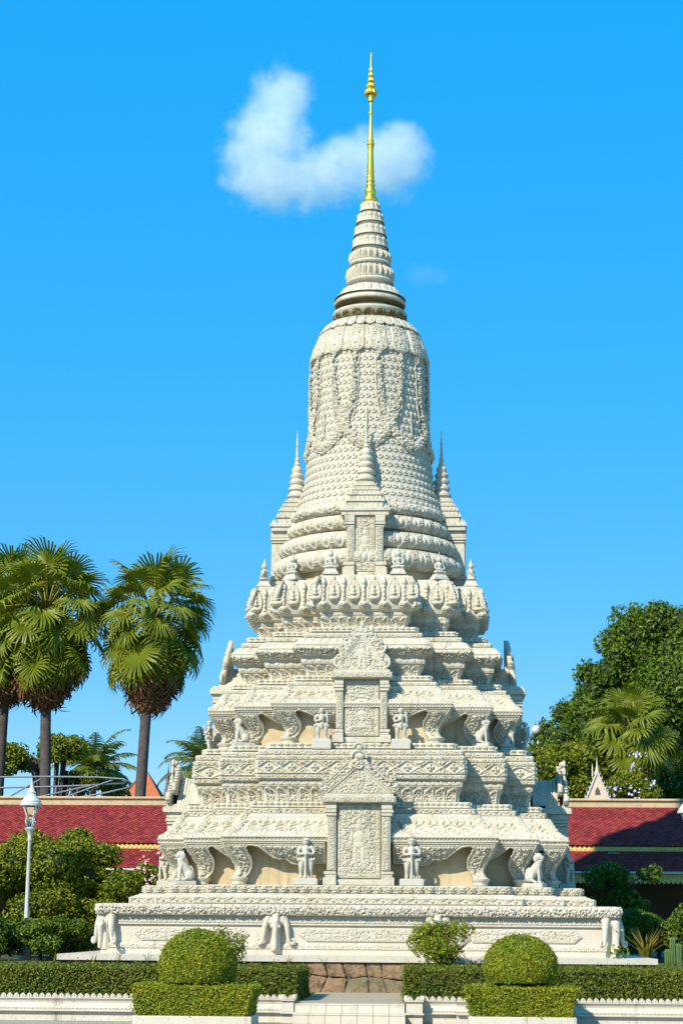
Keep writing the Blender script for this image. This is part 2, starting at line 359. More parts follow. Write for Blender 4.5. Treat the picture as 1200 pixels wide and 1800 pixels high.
# ---- plinth
mb = MB()
redent(mb, [(0.0,6.36),(.12,6.36),(.13,6.32),(.27,6.32),(.275,6.285),(.72,6.285),(.725,6.345),(.755,6.345),(.76,6.325),(.945,6.325),(.95,6.37),
            (.985,6.42),(1.02,6.45),(1.08,6.46),(1.15,6.455),(1.19,6.42),(1.22,6.36),(1.228,6.3)], True)
plinth = mb.build('plinth', MARBLE, stupa)
band('carved_foot_band', plinth, [(.135,6.322),(.265,6.322)], h_scroll, .02, MARBLE, True, p=.34)
band('petal_band', plinth, [(.765,6.328),(.94,6.328)], h_arch, .016, MARBLE, True, p=.12)
band('carved_round_moulding', plinth, [(.985,6.425),(1.02,6.452),(1.08,6.463),(1.15,6.457),(1.19,6.422)], h_round, .04, MARBLE, True, p=.34)
def plate(mb, poly, hf, thick=.06, s=.012, place=None, back=.0, edge=.03, s_in=None):
    """free-standing carved plate: polygon outline in (x,z), height field hf(x,z,dist), placed by place(x,z,h)->(x,y,z)"""
    poly = np.asarray(poly, float); x0, z0 = poly.min(0); x1, z1 = poly.max(0)
    nx, nz = int((x1-x0)/s)+2, int((z1-z0)/s)+2
    X, Z = np.meshgrid(x0+np.arange(nx)*s, z0+np.arange(nz)*s); px, pz = X.ravel(), Z.ravel()
    ins = np.zeros(px.shape, bool); dist = np.full(px.shape, 9.0); n = len(poly)
    for a in range(n):
        ax, az = poly[a]; bx, bz = poly[(a+1) % n]
        if az != bz:
            c = ((az > pz) != (bz > pz)) & (px < (bx-ax)*(pz-az)/(bz-az)+ax); ins ^= c
        ex, ez = bx-ax, bz-az; l2 = ex*ex+ez*ez+1e-12; t = np.clip(((px-ax)*ex+(pz-az)*ez)/l2, 0, 1)
        dist = np.minimum(dist, np.hypot(px-ax-t*ex, pz-az-t*ez))
    h = hf(px, pz, dist)*sst(-.005, edge, dist)
    q = gridf(nx, nz); q = q[ins[q].all(1)]
    if not len(q): return
    E = np.concatenate([q[:,[0,1]], q[:,[1,2]], q[:,[2,3]], q[:,[3,0]]]); key = np.sort(E, 1)
    kk = key[:,0]*(nx*nz)+key[:,1]; uq, inv, cnt = np.unique(kk, return_inverse=True, return_counts=True)
    be = E[cnt[inv] == 1]
    used = np.unique(q); mp = -np.ones(nx*nz, int); mp[used] = np.arange(len(used)); m = len(used)
    front = np.array(place(px[used], pz[used], thick+h[used])).T; bk = np.array(place(px[used], pz[used], np.full(m, back))).T
    sk = np.stack([mp[be[:,1]], mp[be[:,0]], mp[be[:,0]]+m, mp[be[:,1]]+m], 1)
    mb.add(np.concatenate([front, bk]), mp[q], sk, (mp[q]+m)[:, ::-1])
def flat_place(y, cx=0, mirror=1):
    return lambda x, z, h: (mirror*x+cx, y-h, z)
# long pointed cartouches on the plinth face
cart = [(-1.45,.49),(-1.25,.33),(1.25,.33),(1.45,.49),(1.25,.655),(-1.25,.655)]
def hcart(x, z, d):
    u = x+1.45; v = (z-.33)/.325
    return np.maximum(bump_(d-.018, .014)*.030, (d > .03)*.04*np.maximum(h_lozenge(u, v, 2.9, .325, .46)*.6, foliage(x, z, .105)))
mb = MB(); plate(mb, cart, hcart, .012, .0125, flat_place(-6.285), back=-.02, edge=.012); cme = mb.mesh('cartouche', MARBLE, True)
for k in range(4):
    for cx in (-4.1, 0.0, 4.1):
        v = Matrix.Rotation(k*PI/2, 3, 'Z') @ Vector((cx, 0, 0)); link('cartouche', cme, plinth, v, (0,0,k*PI/2))

# ---- elephants on the plinth: a middle trunk between two heads with curling trunks
def elephant():
    mb = MB()
    mb.tube([(0,-.12,.80),(0,-.22,.70),(0,-.25,.50),(0,-.24,.30),(0,-.25,.10),(0,-.25,.03)], [.13,.12,.085,.07,.06,.05], 10)
    mb.ball((0,-.10,.80), (.15,.15,.12)); mb.tube([(0,-.05,.78),(0,-.08,.3),(0,-.08,.0)], [.12,.13,.15], 10)
    for s in (-1, 1):
        mb.ball((s*.05,-.2,.86), (.06,.06,.05), 8, 6)                       # brow
        mb.ball((s*.23,-.07,.80), (.13,.13,.12)); mb.ball((s*.30,-.10,.68), (.085,.09,.12))      # side head and cheek
        mb.tube([(s*.27,-.10,.74),(s*.33,-.13,.58),(s*.35,-.14,.44),(s*.37,-.14,.30),(s*.41,-.14,.20),(s*.48,-.14,.165),(s*.545,-.14,.20),(s*.55,-.14,.27),(s*.50,-.14,.30),(s*.47,-.14,.265)],
                [.10,.085,.072,.060,.052,.047,.042,.036,.030,.022], 9)
        mb.tube([(s*.13,-.09,.84),(s*.15,-.13,.70),(s*.14,-.14,.56)], [.05,.075,.02], 8)          # ear
        mb.tube([(s*.10,-.24,.64),(s*.13,-.32,.56),(s*.11,-.37,.55)], [.028,.022,.008], 6)        # tusk
    return fuse(mb, .017, MARBLE, 3)
em = elephant()
for k in range(4):
    R3 = Matrix.Rotation(k*PI/2, 3, 'Z')
    for x in (-2.0, 2.0): link('elephant_head', em, plinth, R3 @ Vector((x, -6.28, .10)), (0,0,k*PI/2), (.84,1,1))
    link('elephant_head', em, plinth, R3 @ Vector((-6.20, -6.20, .10)), (0,0,k*PI/2-PI/4), (.90,1,1))

# ---- lower tier
mb = MB()
redent(mb, [(1.2,4.12),(1.42,4.12),(1.425,4.06),(1.46,4.0),(1.475,3.93),(1.5,3.92),(1.505,3.80),(1.70,3.80),(1.71,3.76),(1.712,2.92)], capbot=False, captop=False)
redent(mb, [(2.80,2.90),(2.80,3.50),(2.815,3.53),(2.85,3.53),(2.86,3.50),(2.90,3.50),(2.915,3.55),(2.94,3.555),(2.955,3.52),(3.02,3.38),(3.12,3.27),(3.25,3.17),(3.4,3.08),(3.52,3.02),
            (3.53,2.955),(3.685,2.955),(3.69,2.82),(3.855,2.82),(3.86,2.48),(3.95,2.48),(4.1,2.5),(4.2,2.55),(4.26,2.62),(4.28,2.635),
            (4.43,2.635),(4.435,2.66),(4.45,2.71),(5.06,2.71),(5.07,2.66),(5.225,2.655),(5.235,2.5),(5.255,2.44),(5.41,2.43),(5.42,2.4),(5.421,1.9)], captop=False)
lower = mb.build('lower_tier', STONE, stupa)
mb = MB(); redent(mb, [(1.70,2.92),(2.81,2.92)], captop=False); mb.build('lower_wall', PLASTER, lower)
band('lozenge_band', lower, [(1.24,4.125),(1.41,4.125)], h_lozenge, .03, p=.42)
band('lotus_band', lower, [(1.51,3.805),(1.71,3.805)], h_rosette, .05, p=.26)
band('bead_course', lower, [(2.855,3.502),(2.905,3.502)], h_bead, .03, p=.10)
band('carved_roof_skirt', lower, [(2.955,3.525),(3.02,3.385),(3.12,3.275),(3.25,3.175),(3.4,3.085),(3.52,3.025)], h_roof, .038)
band('lozenge_band', lower, [(3.54,2.958),(3.68,2.958)], h_lozenge, .028, p=.26)
band('petal_course', lower, [(3.70,2.825),(3.86,2.825)], h_petal, .04, p=.15)
band('flared_frieze', lower, [(3.87,2.482),(3.95,2.482),(4.1,2.502),(4.2,2.552),(4.26,2.622)], h_arch, .04, p=.30)
band('rosette_course', lower, [(4.295,2.64),(4.42,2.64)], h_rosette, .02, p=.22)
band('leaf_border', lower, [(4.455,2.715),(4.575,2.715)], h_scroll, .03, p=.22)
band('lozenge_frieze', lower, [(4.585,2.715),(4.94,2.715)], h_lozenge, .038, p=.62)
band('leaf_border', lower, [(4.95,2.715),(5.055,2.715)], h_scroll, .03, p=.2)
band('leaf_border', lower, [(5.085,2.662),(5.215,2.662)], h_scroll, .026, p=.3)
band('lotus_band', lower, [(5.26,2.442),(5.415,2.44)], h_petal, .05, p=.19)

# ---- upper tier
mb = MB()
redent(mb, [(6.36,1.95),(6.36,2.37),(6.375,2.41),(6.395,2.41),(6.40,2.39),(6.44,2.39),(6.45,2.42),(6.475,2.425),(6.485,2.39),(6.55,2.28),(6.65,2.18),(6.78,2.09),(6.9,2.03),(6.965,2.01),
            (6.97,1.975),(7.085,1.975),(7.09,1.88),(7.125,1.81),(7.275,1.81),(7.28,1.48),(7.4,1.485),(7.5,1.52),(7.58,1.58),(7.62,1.61),
            (7.63,1.655),(7.83,1.655),(7.835,1.69),(7.9,1.72),(7.98,1.78),(8.05,1.84),(8.075,1.86),(8.09,1.85),(8.17,1.80),(8.26,1.71),(8.32,1.64),
            (8.33,1.585),(8.465,1.585),(8.47,1.5),(8.505,1.43),(8.65,1.43),(8.655,1.12),(8.78,1.125),(8.88,1.17),(8.95,1.235),(8.985,1.25),(9.10,1.255),(9.105,1.2)], captop=False)
upper = mb.build('upper_tier', STONE, stupa)
mb = MB(); redent(mb, [(5.41,1.97),(6.37,1.97)], captop=False); mb.build('upper_wall', PLASTER, upper)
band('bead_course', upper, [(6.40,2.392),(6.44,2.392)], h_bead, .026, p=.09)
band('carved_roof_skirt', upper, [(6.485,2.395),(6.55,2.285),(6.65,2.185),(6.78,2.095),(6.9,2.035),(6.965,2.015)], h_roof, .036)
band('leaf_border', upper, [(6.98,1.98),(7.08,1.98)], h_scroll, .024, p=.2)
band('petal_course', upper, [(7.13,1.815),(7.275,1.815)], h_petal, .04, p=.15)
band('flared_frieze', upper, [(7.29,1.482),(7.4,1.487),(7.5,1.522),(7.58,1.582),(7.615,1.607)], h_arch, .036, p=.26)
band('rosette_course', upper, [(7.65,1.66),(7.77,1.66)], h_rosette, .016, p=.2)
band('swag_cornice', upper, [(7.85,1.70),(7.9,1.725),(7.98,1.785),(8.05,1.845),(8.07,1.858)], h_scale_cove, .05)
band('petal_roof', upper, [(8.09,1.855),(8.17,1.805),(8.26,1.715),(8.32,1.645)], h_petal, .022, p=.22)
band('leaf_border', upper, [(8.345,1.59),(8.46,1.59)], h_scroll, .022, p=.2)
band('petal_course', upper, [(8.51,1.435),(8.645,1.435)], h_petal, .045, p=.16)
band('flared_frieze', upper, [(8.665,1.122),(8.78,1.127),(8.88,1.172),(8.95,1.237),(8.98,1.252)], h_arch, .034, p=.24)
band('rosette_course', upper, [(9.0,1.258),(9.09,1.258)], h_rosette, .016, p=.16)

# ---- brackets under both eaves (curling consoles and a scalloped valance)
def bracket_set(parent, ztop, zbot, o_top, scale, doorx, wall_o):
    sy = (ztop-zbot)/1.10
    Z = lambda d: ztop - d*sy                       # d metres below eave (lower tier measure)
    cz = np.array([0,.06,.14,.30,.45,.58,.72,.84,.95,1.02,1.10]); ci = np.array([0,.015,.04,.15,.25,.33,.37,.345,.25,.20,.22])
    def off(z):                                     # corner inset at height z
        return o_top - np.interp((ztop-z)/sy, cz, ci)
    # console outline, x measured inward (negative) from the eave corner
    def outline(a):                                 # a = x where the valance starts (inner end), relative to corner (negative)
        con_in = [(-.62,.170),(-.66,.19),(-.655,.24),(-.70,.30),(-.76,.40),(-.775,.50),(-.76,.66),(-.70,.80),(-.61,.91),(-.50,.97),(-.34,.97),(-.24,.945)]
        low = []
        W = -.62-a
        if W > 1.2: low = [(a,.55),(a+.35,.565),(a+.72,.60),(a+.90,.575),(a+1.06,.45),(a+1.18,.47),(a+1.38,.42),(a+1.60,.25),(a+1.76,.145)]
        else: low = [(a,.50),(a+W*.2,.46),(a+W*.5,.33),(a+W*.75,.19)]
        lowx = [(min(x, -.70), d) for x, d in low]
        arch = [(-.72,.115),(-.66,.125)]
        out = [(-.215,.90),(-.27,.84),(-.325,.72),(-.315,.62),(-.26,.50),(-.17,.36),(-.09,.20),(-.03,.09),(0,.0)]
        return [(a,0.0)] + lowx + arch + con_in + out
    def hf(x, z, d):
        rim = np.maximum(bump_(d-.03, .022)*.045, bump_(d-.085, .022)*.036*(.7+.3*np.cos((x+z)*70)))
        return np.where(d > .115, .02+.075*foliage(x, z, .13, 3.3), rim+.008)
    for (xs, xe, dd) in ((doorx, 0.0, RC), (0.0, RB, RB), (RB, RC, 0.0)):
        for mir in (1, -1):
            corner = o_top + xe; a = (xs-corner) if xe == 0.0 else (xs-.36-xe)
            pl = [(corner+x, Z(d)) for x, d in outline(a)]
            if xe != 0: pl = [(max(x, 0.02+o_top+xs-.45), z) for x, z in pl]
            def place(x, z, h, mir=mir, dd=dd):
                return (mir*x, -(off(z)+dd) - h + .075, z)
            mb = MB(); plate(mb, pl, hf, .05, .0135, place, back=-.05, edge=.025)
            if mir < 0: mb.f = [F[:, ::-1] for F in mb.f]
            four('carved_bracket', mb.mesh('carved_bracket', STONE, True), parent)
    # plain scroll feet below each console
    for (xe, dd) in ((0.0, RC), (RB, RB), (RC, 0.0)):
        mb = MB(); c = o_top+xe-.43; yy = -(o_top+dd-.40)
        prof = [(.13,0),(.16,.03),(.155,.10),(.20,.17),(.205,.21),(.15,.235)]
        mb.lathe([(r*1.12, z*sy*.9) for r, z in prof], 16, (c, yy, zbot)); mb2 = mb.mesh('scroll_foot', STONE, True)
        four('scroll_foot', mb2, parent); mb = MB(); mb.lathe([(r*1.12, z*sy*.9) for r, z in prof], 16, (-c, yy, zbot)); four('scroll_foot', mb.mesh('scroll_foot', STONE, True), parent)
bracket_set(lower, 2.805, 1.715, 3.50, 1, .85, 2.92)
bracket_set(upper, 6.365, 5.425, 2.37, 1, .62, 1.97)

# ---- false doors with pediments on each side
def figure_relief(x, z, cx, z0, h):
    """low relief standing figure used on the panels, height h from z0"""
    X, Zz = (x-cx)/h, (z-z0)/h
    def el(ax, az, rx, rz): return np.clip(1-((X-ax)/rx)**2-((Zz-az)/rz)**2, 0, 1)**.5
    parts = [el(0,.86,.085,.10), el(0,.98,.045,.09), el(0,.62,.14,.17), el(0,.44,.16,.10), el(-.09,.22,.065,.24), el(.09,.22,.065,.24),
             el(-.17,.62,.05,.15), el(.19,.70,.05,.13), el(.24,.72,.025,.28), el(-.20,.48,.07,.05), el(.12,.02,.1,.03), el(-.12,.02,.1,.03)]
    return np.maximum.reduce(parts)
def emblem_relief(x, z, cx, z0, h):
    """crown over a shelf over a footed bowl between curling stems"""
    X, Zz = (x-cx)/h, (z-z0)/h; A = np.abs(X)
    crown = ((Zz > .60) & (Zz < .98) & (A < .20*(1.02-Zz)/.40))*(.6+.4*np.cos((Zz-.6)*60)); shelf = ((Zz > .50) & (Zz < .56) & (A < .27))*1.0
    wing = bump_(np.hypot((A-.19)/.8, Zz-.66), .07)
    bowl = np.clip(1-(X/.12)**2-((Zz-.36)/.10)**2, 0, 1)**.5; foot = ((Zz > .06) & (Zz < .28) & (A < .03+.05*(Zz < .12)))*.8
    r = np.hypot(A-.19, Zz-.28); curl = bump_(r-.085, .028)*.9; base = ((Zz < .06) & (Zz > 0) & (A < .24))*.9
    return np.maximum.reduce([crown, shelf, wing, bowl, foot, curl, base])
def panel(mb, x0, x1, z0, z1, y, fig=True, s=.011, emblem=False):
    pl = [(x0,z0),(x1,z0),(x1,z1),(x0,z1)]; cx = (x0+x1)/2
    def hf(x, z, d):
        b = np.maximum(bump_(d-.02, .014), bump_(d-.125, .014))*.026 + ((d > .04) & (d < .105))*.032*foliage(x, z, .075, 1)
        f = (d > .14)*.045*foliage(x, z, .095, 5)
        g = (emblem_relief if emblem else figure_relief)(x, z, cx, z0+.22*(z1-z0)*(.7 if emblem else .9), (z1-z0)*(.68 if emblem else .58))
        return np.maximum(b, np.maximum(f*(1-.8*(g > .02)), (d > .14)*.042*g))
    plate(mb, pl, hf, .01, s, flat_place(y), back=-.03, edge=.008)
def false_door(parent, kind):
    if kind == 'lower': xo, zb, zt, y, ph, xi = .85, 1.715, 3.78, -5.58, .52, .55
    else: xo, zb, zt, y, ph, xi = .72, 5.425, 7.12, -4.36, .45, .46
    parts = []
    mb = MB(); mb.box(-xo+.06, xo-.06, y+.16, y+.9, zb, zt); parts.append(mb.mesh('door_block', STONE))
    mb = MB(); panel(mb, -xi, xi, zb+.18, zt-.04, y+.13, emblem=(kind == 'upper')); parts.append(mb.mesh('figure_panel', STONE, True))
    mb = MB(); w = xi+.04
    mb.bbox(-w, w, y+.06, y+.2, zb, zb+.15); strip2 = MB()
    parts.append(mb.mesh('door_sill', STONE))
    for sd in (-1, 1):
        mb = MB(); xa, xb = xi+.03, xo-.05; xm = (xa+xb)/2
        def bx(a, b, z0, z1, yy): mb.bbox(min(sd*a, sd*b), max(sd*a, sd*b), yy, y+.45, z0, z1, .012)
        bx(xa, xb+.0, zb+.36, zt-.34, y+.02)
        bx(xa-.01, xb+.10, zb, zb+.20, y-.05); bx(xa-.01, xb+.05, zb+.20, zb+.27, y-.02); bx(xa-.01, xb+.08, zb+.27, zb+.345, y-.04)
        bx(xa-.01, xb+.05, zt-.33, zt-.26, y-.02); bx(xa-.01, xb+.08, zt-.25, zt-.17, y-.04); bx(xa-.01, xb+.05, zt-.16, zt, y-.03)
        def hfp(x, z, d): return np.maximum(bump_(d-.012, .01)*.014, (d > .03)*.028*foliage(x, z, .085, 9))
        plate(mb, [(min(sd*(xa+.02), sd*(xb-.02)), zb+.37), (max(sd*(xa+.02), sd*(xb-.02)), zb+.37), (max(sd*(xa+.02), sd*(xb-.02)), zt-.35), (min(sd*(xa+.02), sd*(xb-.02)), zt-.35)],
              hfp, .012, .011, flat_place(y+.02), back=-.02, edge=.006)
        parts.append(mb.mesh('pilaster', STONE))
    mb = MB(); X = xo+.09; mb.bbox(-X, X, y-.10, y+.7, zt, zt+.16, .012)
    def hl(x, z, d): return np.maximum(bump_(d-.012, .01)*.014, (d > .025)*.026*h_scroll(x+X, (z-zt)/.16, 2*X, .16, .2))
    plate(mb, [(-X+.01, zt+.015), (X-.01, zt+.015), (X-.01, zt+.145), (-X+.01, zt+.145)], hl, .01, .011, flat_place(y-.10), back=-.02, edge=.006)
    parts.append(mb.mesh('lintel', STONE))
    z0 = zt+.16; mb = MB(); mb.bbox(-X+.06, X-.06, y-.04, y+.6, z0, z0+.07, .01); parts.append(mb.mesh('cornice_slab', STONE))
    z0 += .07
    if kind == 'lower':
        # triangular gable with stepped naga edges and lotus crown
        def gable(w, z_base, apex, yy, th, inner):
            mb = MB(); hgt = apex-z_base
            rake = []
            for k in range(9):                                   # curled leaves along the rake
                t = k/9.0; x, z = w*(1-t), z_base+.10+hgt*t; d = .105
                rake += [(x+.02, z), (x+.075-t*.03, z+d*.55), (x+.03-t*.02, z+d)]
            right = [(w, z_base), (w+.10, z_base+.02), (w+.17, z_base+.12), (w+.15, z_base+.26), (w+.07, z_base+.36), (w+.06, z_base+.24), (w-.02, z_base+.20)] + [(x, z) for x, z in rake[3:]] + [(.05, apex+.15)]
            pl = right + [(-x, z) for x, z in right[::-1]]
            def hg(x, z, d):
                e = (1-np.abs(x)/w)*hgt - (z-z_base)             # depth below the rake line
                rim = np.maximum(bump_(e-.02, .035)*.05, bump_(e-.11, .025)*.035)
                out = (e < -.03)*.055*foliage(x, z, .11, 6); ins = (e > .13)*.04*foliage(x, z, .10, 2)
                if inner: ins = np.maximum(ins, (e > .13)*.06*figure_relief(x, z, 0, z_base+.08, hgt*.55))
                return np.maximum(np.maximum(rim, out), ins)
            plate(mb, pl, hg, th, .012, flat_place(yy), back=-.02, edge=.02)
            return mb
        parts.append(gable(.86, z0, z0+.74, y+.08, .08, True).mesh('pediment', STONE, True))
        parts.append(gable(.80, z0+.27, z0+1.02, y+.22, .06, False).mesh('pediment', STONE, True))
        mb = MB()
        for zc, r in ((z0+.72, .20), (z0+.98, .17), (z0+1.2, .12)):
            mb.ball((0, y+.08, zc), (r, .08, r*.75), 14, 8)
            for q in range(9):
                a = PI*q/8; mb.ball((math.cos(a)*r*1.15, y+.02, zc-r*.2+math.sin(a)*r*.9), (r*.3, .045, r*.34), 8, 5)
            mb.tube([(math.cos(a)*r*.5, y-.06, zc+math.sin(a)*r*.4) for a in np.linspace(PI, 2*PI, 7)], r*.12, 6)
        parts.append(mb.mesh('lotus_crown', STONE, True))
        # ridged gable roof running back to the wall
        mb = MB()
        for sd in (-1, 1):
            for k in range(7):
                ya, yb = y+.30+k*.085, y+.30+k*.085+.06
                mb.add([(sd*.84, ya, z0), (sd*.84, yb, z0), (sd*.03, yb, z0+.82-k*.03), (sd*.03, ya, z0+.82-k*.03), (sd*.80, ya, z0-.02), (sd*.80, yb, z0-.02), (0, yb, z0+.74), (0, ya, z0+.74)],
                       [(0,1,2,3) if sd > 0 else (3,2,1,0), (0,3,7,4), (1,5,6,2)])
        mb.prism([(-.82, z0), (.82, z0), (0, z0+.76)], y+.25, y+.95); parts.append(mb.mesh('porch_roof', STONE))
    else:
        def flame(w, zb_, h, pts=9):
            L = [(-w, zb_), (w, zb_), (w*1.0, zb_+.10*h)]
            R = [(1.02,.16),(1.10,.26),(1.0,.34),(.92,.36),(1.0,.44),(1.04,.52),(.86,.52),(.84,.60),(.80,.68),(.62,.66),(.60,.78),(.46,.76),(.42,.88),(.28,.84),(.20,.93),(.12,.90),(.10,.98),(0,1.08)]
            L += [(w*a, zb_+h*b) for a, b in R]; L += [(-w*a, zb_+h*b) for a, b in R[-2::-1]] + [(-w, zb_+.1*h)]
            return L
        def hfl(w, zb_, h):
            def f(x, z, d):
                X_, Z_ = x/w, (z-zb_)/h; r = np.hypot(X_/.52, (Z_-.28)/.30); arch = bump_(r-1, .10)*.06
                inn = (r < .92)*np.maximum(.045*foliage(x, z, .085, 4), .06*figure_relief(x, z, 0, zb_+.06*h, h*.5))
                outr = (r > 1.08)*(.05*foliage(x, z, .12, 6)+.02*np.abs(np.sin(np.arctan2(Z_-.2, X_)*11)))
                crown = .06*np.clip(1-(X_/.16)**2, 0, 1)*((Z_ > .52) & (Z_ < 1.0))*(.6+.4*np.cos(Z_*60))
                return np.maximum.reduce([arch, inn, outr, crown])
            return f
        mb = MB(); plate(mb, flame(.66, z0, 1.34), hfl(.66, z0, 1.34), .07, .011, lambda x, z, h: (x, y+.26+.12*(z-z0)-h, z), back=-.03, edge=.03)
        for sd in (-1, 1):
            for zz in (.12,):
                mb.tube([(sd*.56, y+.2, z0+zz), (sd*.67, y+.2, z0+zz-.02), (sd*.73, y+.2, z0+zz+.06), (sd*.72, y+.2, z0+zz+.20), (sd*.66, y+.22, z0+zz+.30)], [.05,.055,.055,.045,.015], 8, .8)
        parts.append(mb.mesh('pediment', STONE, True))
        # swept porch roof behind, rising to pointed ends
        mb = MB()
        for sd in (-1, 1):
            mb.add([(sd*.70, y+.12, z0), (sd*.70, y+1.0, z0), (sd*.05, y+1.0, z0+.55), (sd*.05, y+.30, z0+.60), (sd*.05, y+.20, z0+1.0)],
                   [(0,1,2,3) if sd > 0 else (3,2,1,0)], [(0,3,4) if sd > 0 else (4,3,0)])
        mb.prism([(-.68, z0), (.68, z0), (.05, z0+.56), (-.05, z0+.56)], y+.25, y+1.0)
        parts.append(mb.mesh('porch_roof', STONE))
        mb = MB(); mb.prism([(-.10, z0+.55), (.10, z0+.55), (.05, z0+1.30), (0, z0+1.42), (-.05, z0+1.30)], y+.34, y+.46); parts.append(mb.mesh('roof_crest', STONE))
    for me in parts: four(me.name.split('.')[0], me, parent)
false_door(lower, 'lower'); false_door(upper, 'upper')
# ---- lotus terrace
mb = MB()
TP = [(9.09,1.20),(9.10,1.27),(9.16,1.35),(9.28,1.40),(9.45,1.405),(9.65,1.36),(9.85,1.30),(10.02,1.24),(10.12,1.21),(10.15,1.16)]
redent(mb, TP); terrace = mb.build('lotus_terrace', STONE, stupa)
def terr_off(z): return float(np.interp(z, [p[0] for p in TP], [p[1] for p in TP]))
def terrace_petal(kind):
    """upright leaf with a seated figure (kind 0) or slim stalk with a round face at the foot (kind 1); local x, z from 0, y outward -"""
    mb = MB()
    if kind == 0:
        pl = [(0,.20),(.10,.22),(.165,.32),(.185,.48),(.165,.66),(.10,.80),(.04,.86),(.02,.94),(0,.97)]
        def hf(x, z, d):
            X = x/.185; body = np.maximum.reduce([np.clip(1-(x/.045)**2-((z-.52)/.09)**2, 0, 1)**.5, np.clip(1-(x/.03)**2-((z-.64)/.05)**2, 0, 1)**.5, np.clip(1-(x/.09)**2-((z-.43)/.045)**2, 0, 1)**.5])
            cup = np.clip(1-(x/.15)**2-((z-.30)/.07)**2, 0, 1)**.5
            return np.maximum.reduce([bump_(d-.02, .018)*.04*(.7+.3*np.cos(z*80)), body*.075, cup*.08, (d > .035)*.02*foliage(x, z, .07, 2), .03*(z > .86)])
        pl = [(-a, b) for a, b in pl[::-1][:-1]] + pl
    else:
        pl = [(0,.0),(.10,.0),(.155,.06),(.16,.14),(.12,.22),(.06,.30),(.045,.42),(.04,.60),(.06,.70),(.075,.78),(.05,.87),(.02,.93),(0,.95)]
        def hf(x, z, d):
            face = np.clip(1-(x/.13)**2-((z-.12)/.115)**2, 0, 1)**.5*.085
            eye = sum(bump_(np.hypot(x-s*.055, (z-.155)*1.4), .03) for s in (-1, 1))*.02 + bump_(np.hypot(x, z-.115), .03)*.03 - bump_(np.abs(z-.065-.9*x*x*4), .014)*(np.abs(x) < .08)*.03
            stalk = (z > .25)*.03*(1+.5*np.cos(z*50))*np.clip(1-(x/.05)**2, 0, 1); bud = np.clip(1-(x/.07)**2-((z-.79)/.10)**2, 0, 1)**.5*.06
            return np.maximum.reduce([face+eye*(face > .02), stalk, bud])
        pl = [(-a, b) for a, b in pl[::-1][:-1] if a > 0] + pl
    def place(x, z, h):
        o = np.interp(9.14+z, [p[0] for p in TP], [p[1] for p in TP]) - 1.40
        return (x, -(o+h), z)
    plate(mb, pl, lambda x, z, d: 1.35*hf(x, z, d), .05, .0105, place, back=-.04, edge=.025)
    return mb.mesh('lotus_petal' if kind == 0 else 'faced_stalk', STONE, True)
pm = [terrace_petal(0), terrace_petal(1)]
def terrace_row(k):
    R3 = Matrix.Rotation(k*PI/2, 3, 'Z')
    def put(x, y, kind): 
        link(('lotus_petal', 'faced_stalk')[kind], pm[kind], terrace, R3 @ Vector((x, y, 9.14)), (0,0,k*PI/2))
    o = 1.40; pitch = .50
    for i in range(5): put((i-2)*.55, -(o+RC), 1)
    for i in range(4): put((i-1.5)*.55, -(o+RC), 0)
    for sd in (-1, 1):
        put(sd*(o-.08), -(o+RC), 0)
        put(sd*(o+RB*.28), -(o+RB), 1); put(sd*(o+RB*.56), -(o+RB), 0); put(sd*(o+RB*.80), -(o+RB), 1); put(sd*(o+RB-.05), -(o+RB), 0)
        put(sd*(o+RB+.16), -o, 0); put(sd*(o+RB+.42), -o, 1); put(sd*(o+RB+.66), -o, 0); put(sd*(o+RC-.05), -o, 1)
for k in range(4): terrace_row(k)

# ---- surface of revolution with relief
def rev(prof, hf, amp, nth, s=.018, p=None, seed=0, lobes=None):
    P, H = resample([(z, r) for r, z in prof], s); z, r = P[:,0], P[:,1]; nv = len(P)
    dz, dr = np.gradient(z), np.gradient(r); ln = np.hypot(dz, dr)+1e-9; no, nz = dz/ln, -dr/ln
    R = r.mean(); L = 2*PI*R; th = np.arange(nth)*2*PI/nth; v = np.linspace(0, 1, nv)[:,None]; u = (th*R)[None]+0*v
    h = hf(u, v+0*u, L, H, p=p, seed=seed)*amp
    rr = r[:,None]+h*no[:,None]; zz = z[:,None]+h*nz[:,None]
    V = np.stack([rr*np.cos(th), rr*np.sin(th), zz], -1).reshape(-1, 3)
    i = np.arange(nv-1)[:,None]*nth; j = np.arange(nth)[None]; j2 = (j+1) % nth
    return V, np.stack([i+j, i+j2, i+nth+j2, i+nth+j], -1).reshape(-1, 4)

# ---- ringed drum
mb = MB(); mb.lathe([(2.42,10.10),(2.40,10.5),(2.5,10.56),(2.52,10.60),(2.52,10.9),(2.36,11.0),(2.36,11.12),(2.34,11.5),(2.18,11.6),(2.17,11.7),(2.15,12.05),(2.08,12.12),(2.08,12.4)], 96)
drum = mb.build('ringed_drum', PLASTER, stupa, True)
for (R, zc, tr, tz) in ((2.765,10.72,.25,.245),(2.61,11.28,.20,.20),(2.385,11.82,.17,.17),(2.275,12.26,.16,.135)):
    mb = MB(); a = np.linspace(-1.75, 1.9, 22)
    prof = [(R-tr+tr*math.cos(t), zc+tz*math.sin(t)) for t in a]
    V, F = rev(prof, h_round if R < 2.3 else h_bud, .05, 900, .015, p=.22 if R < 2.3 else .40)
    mb.add(V, F); mb.build('carved_ring', STONE, drum, True)

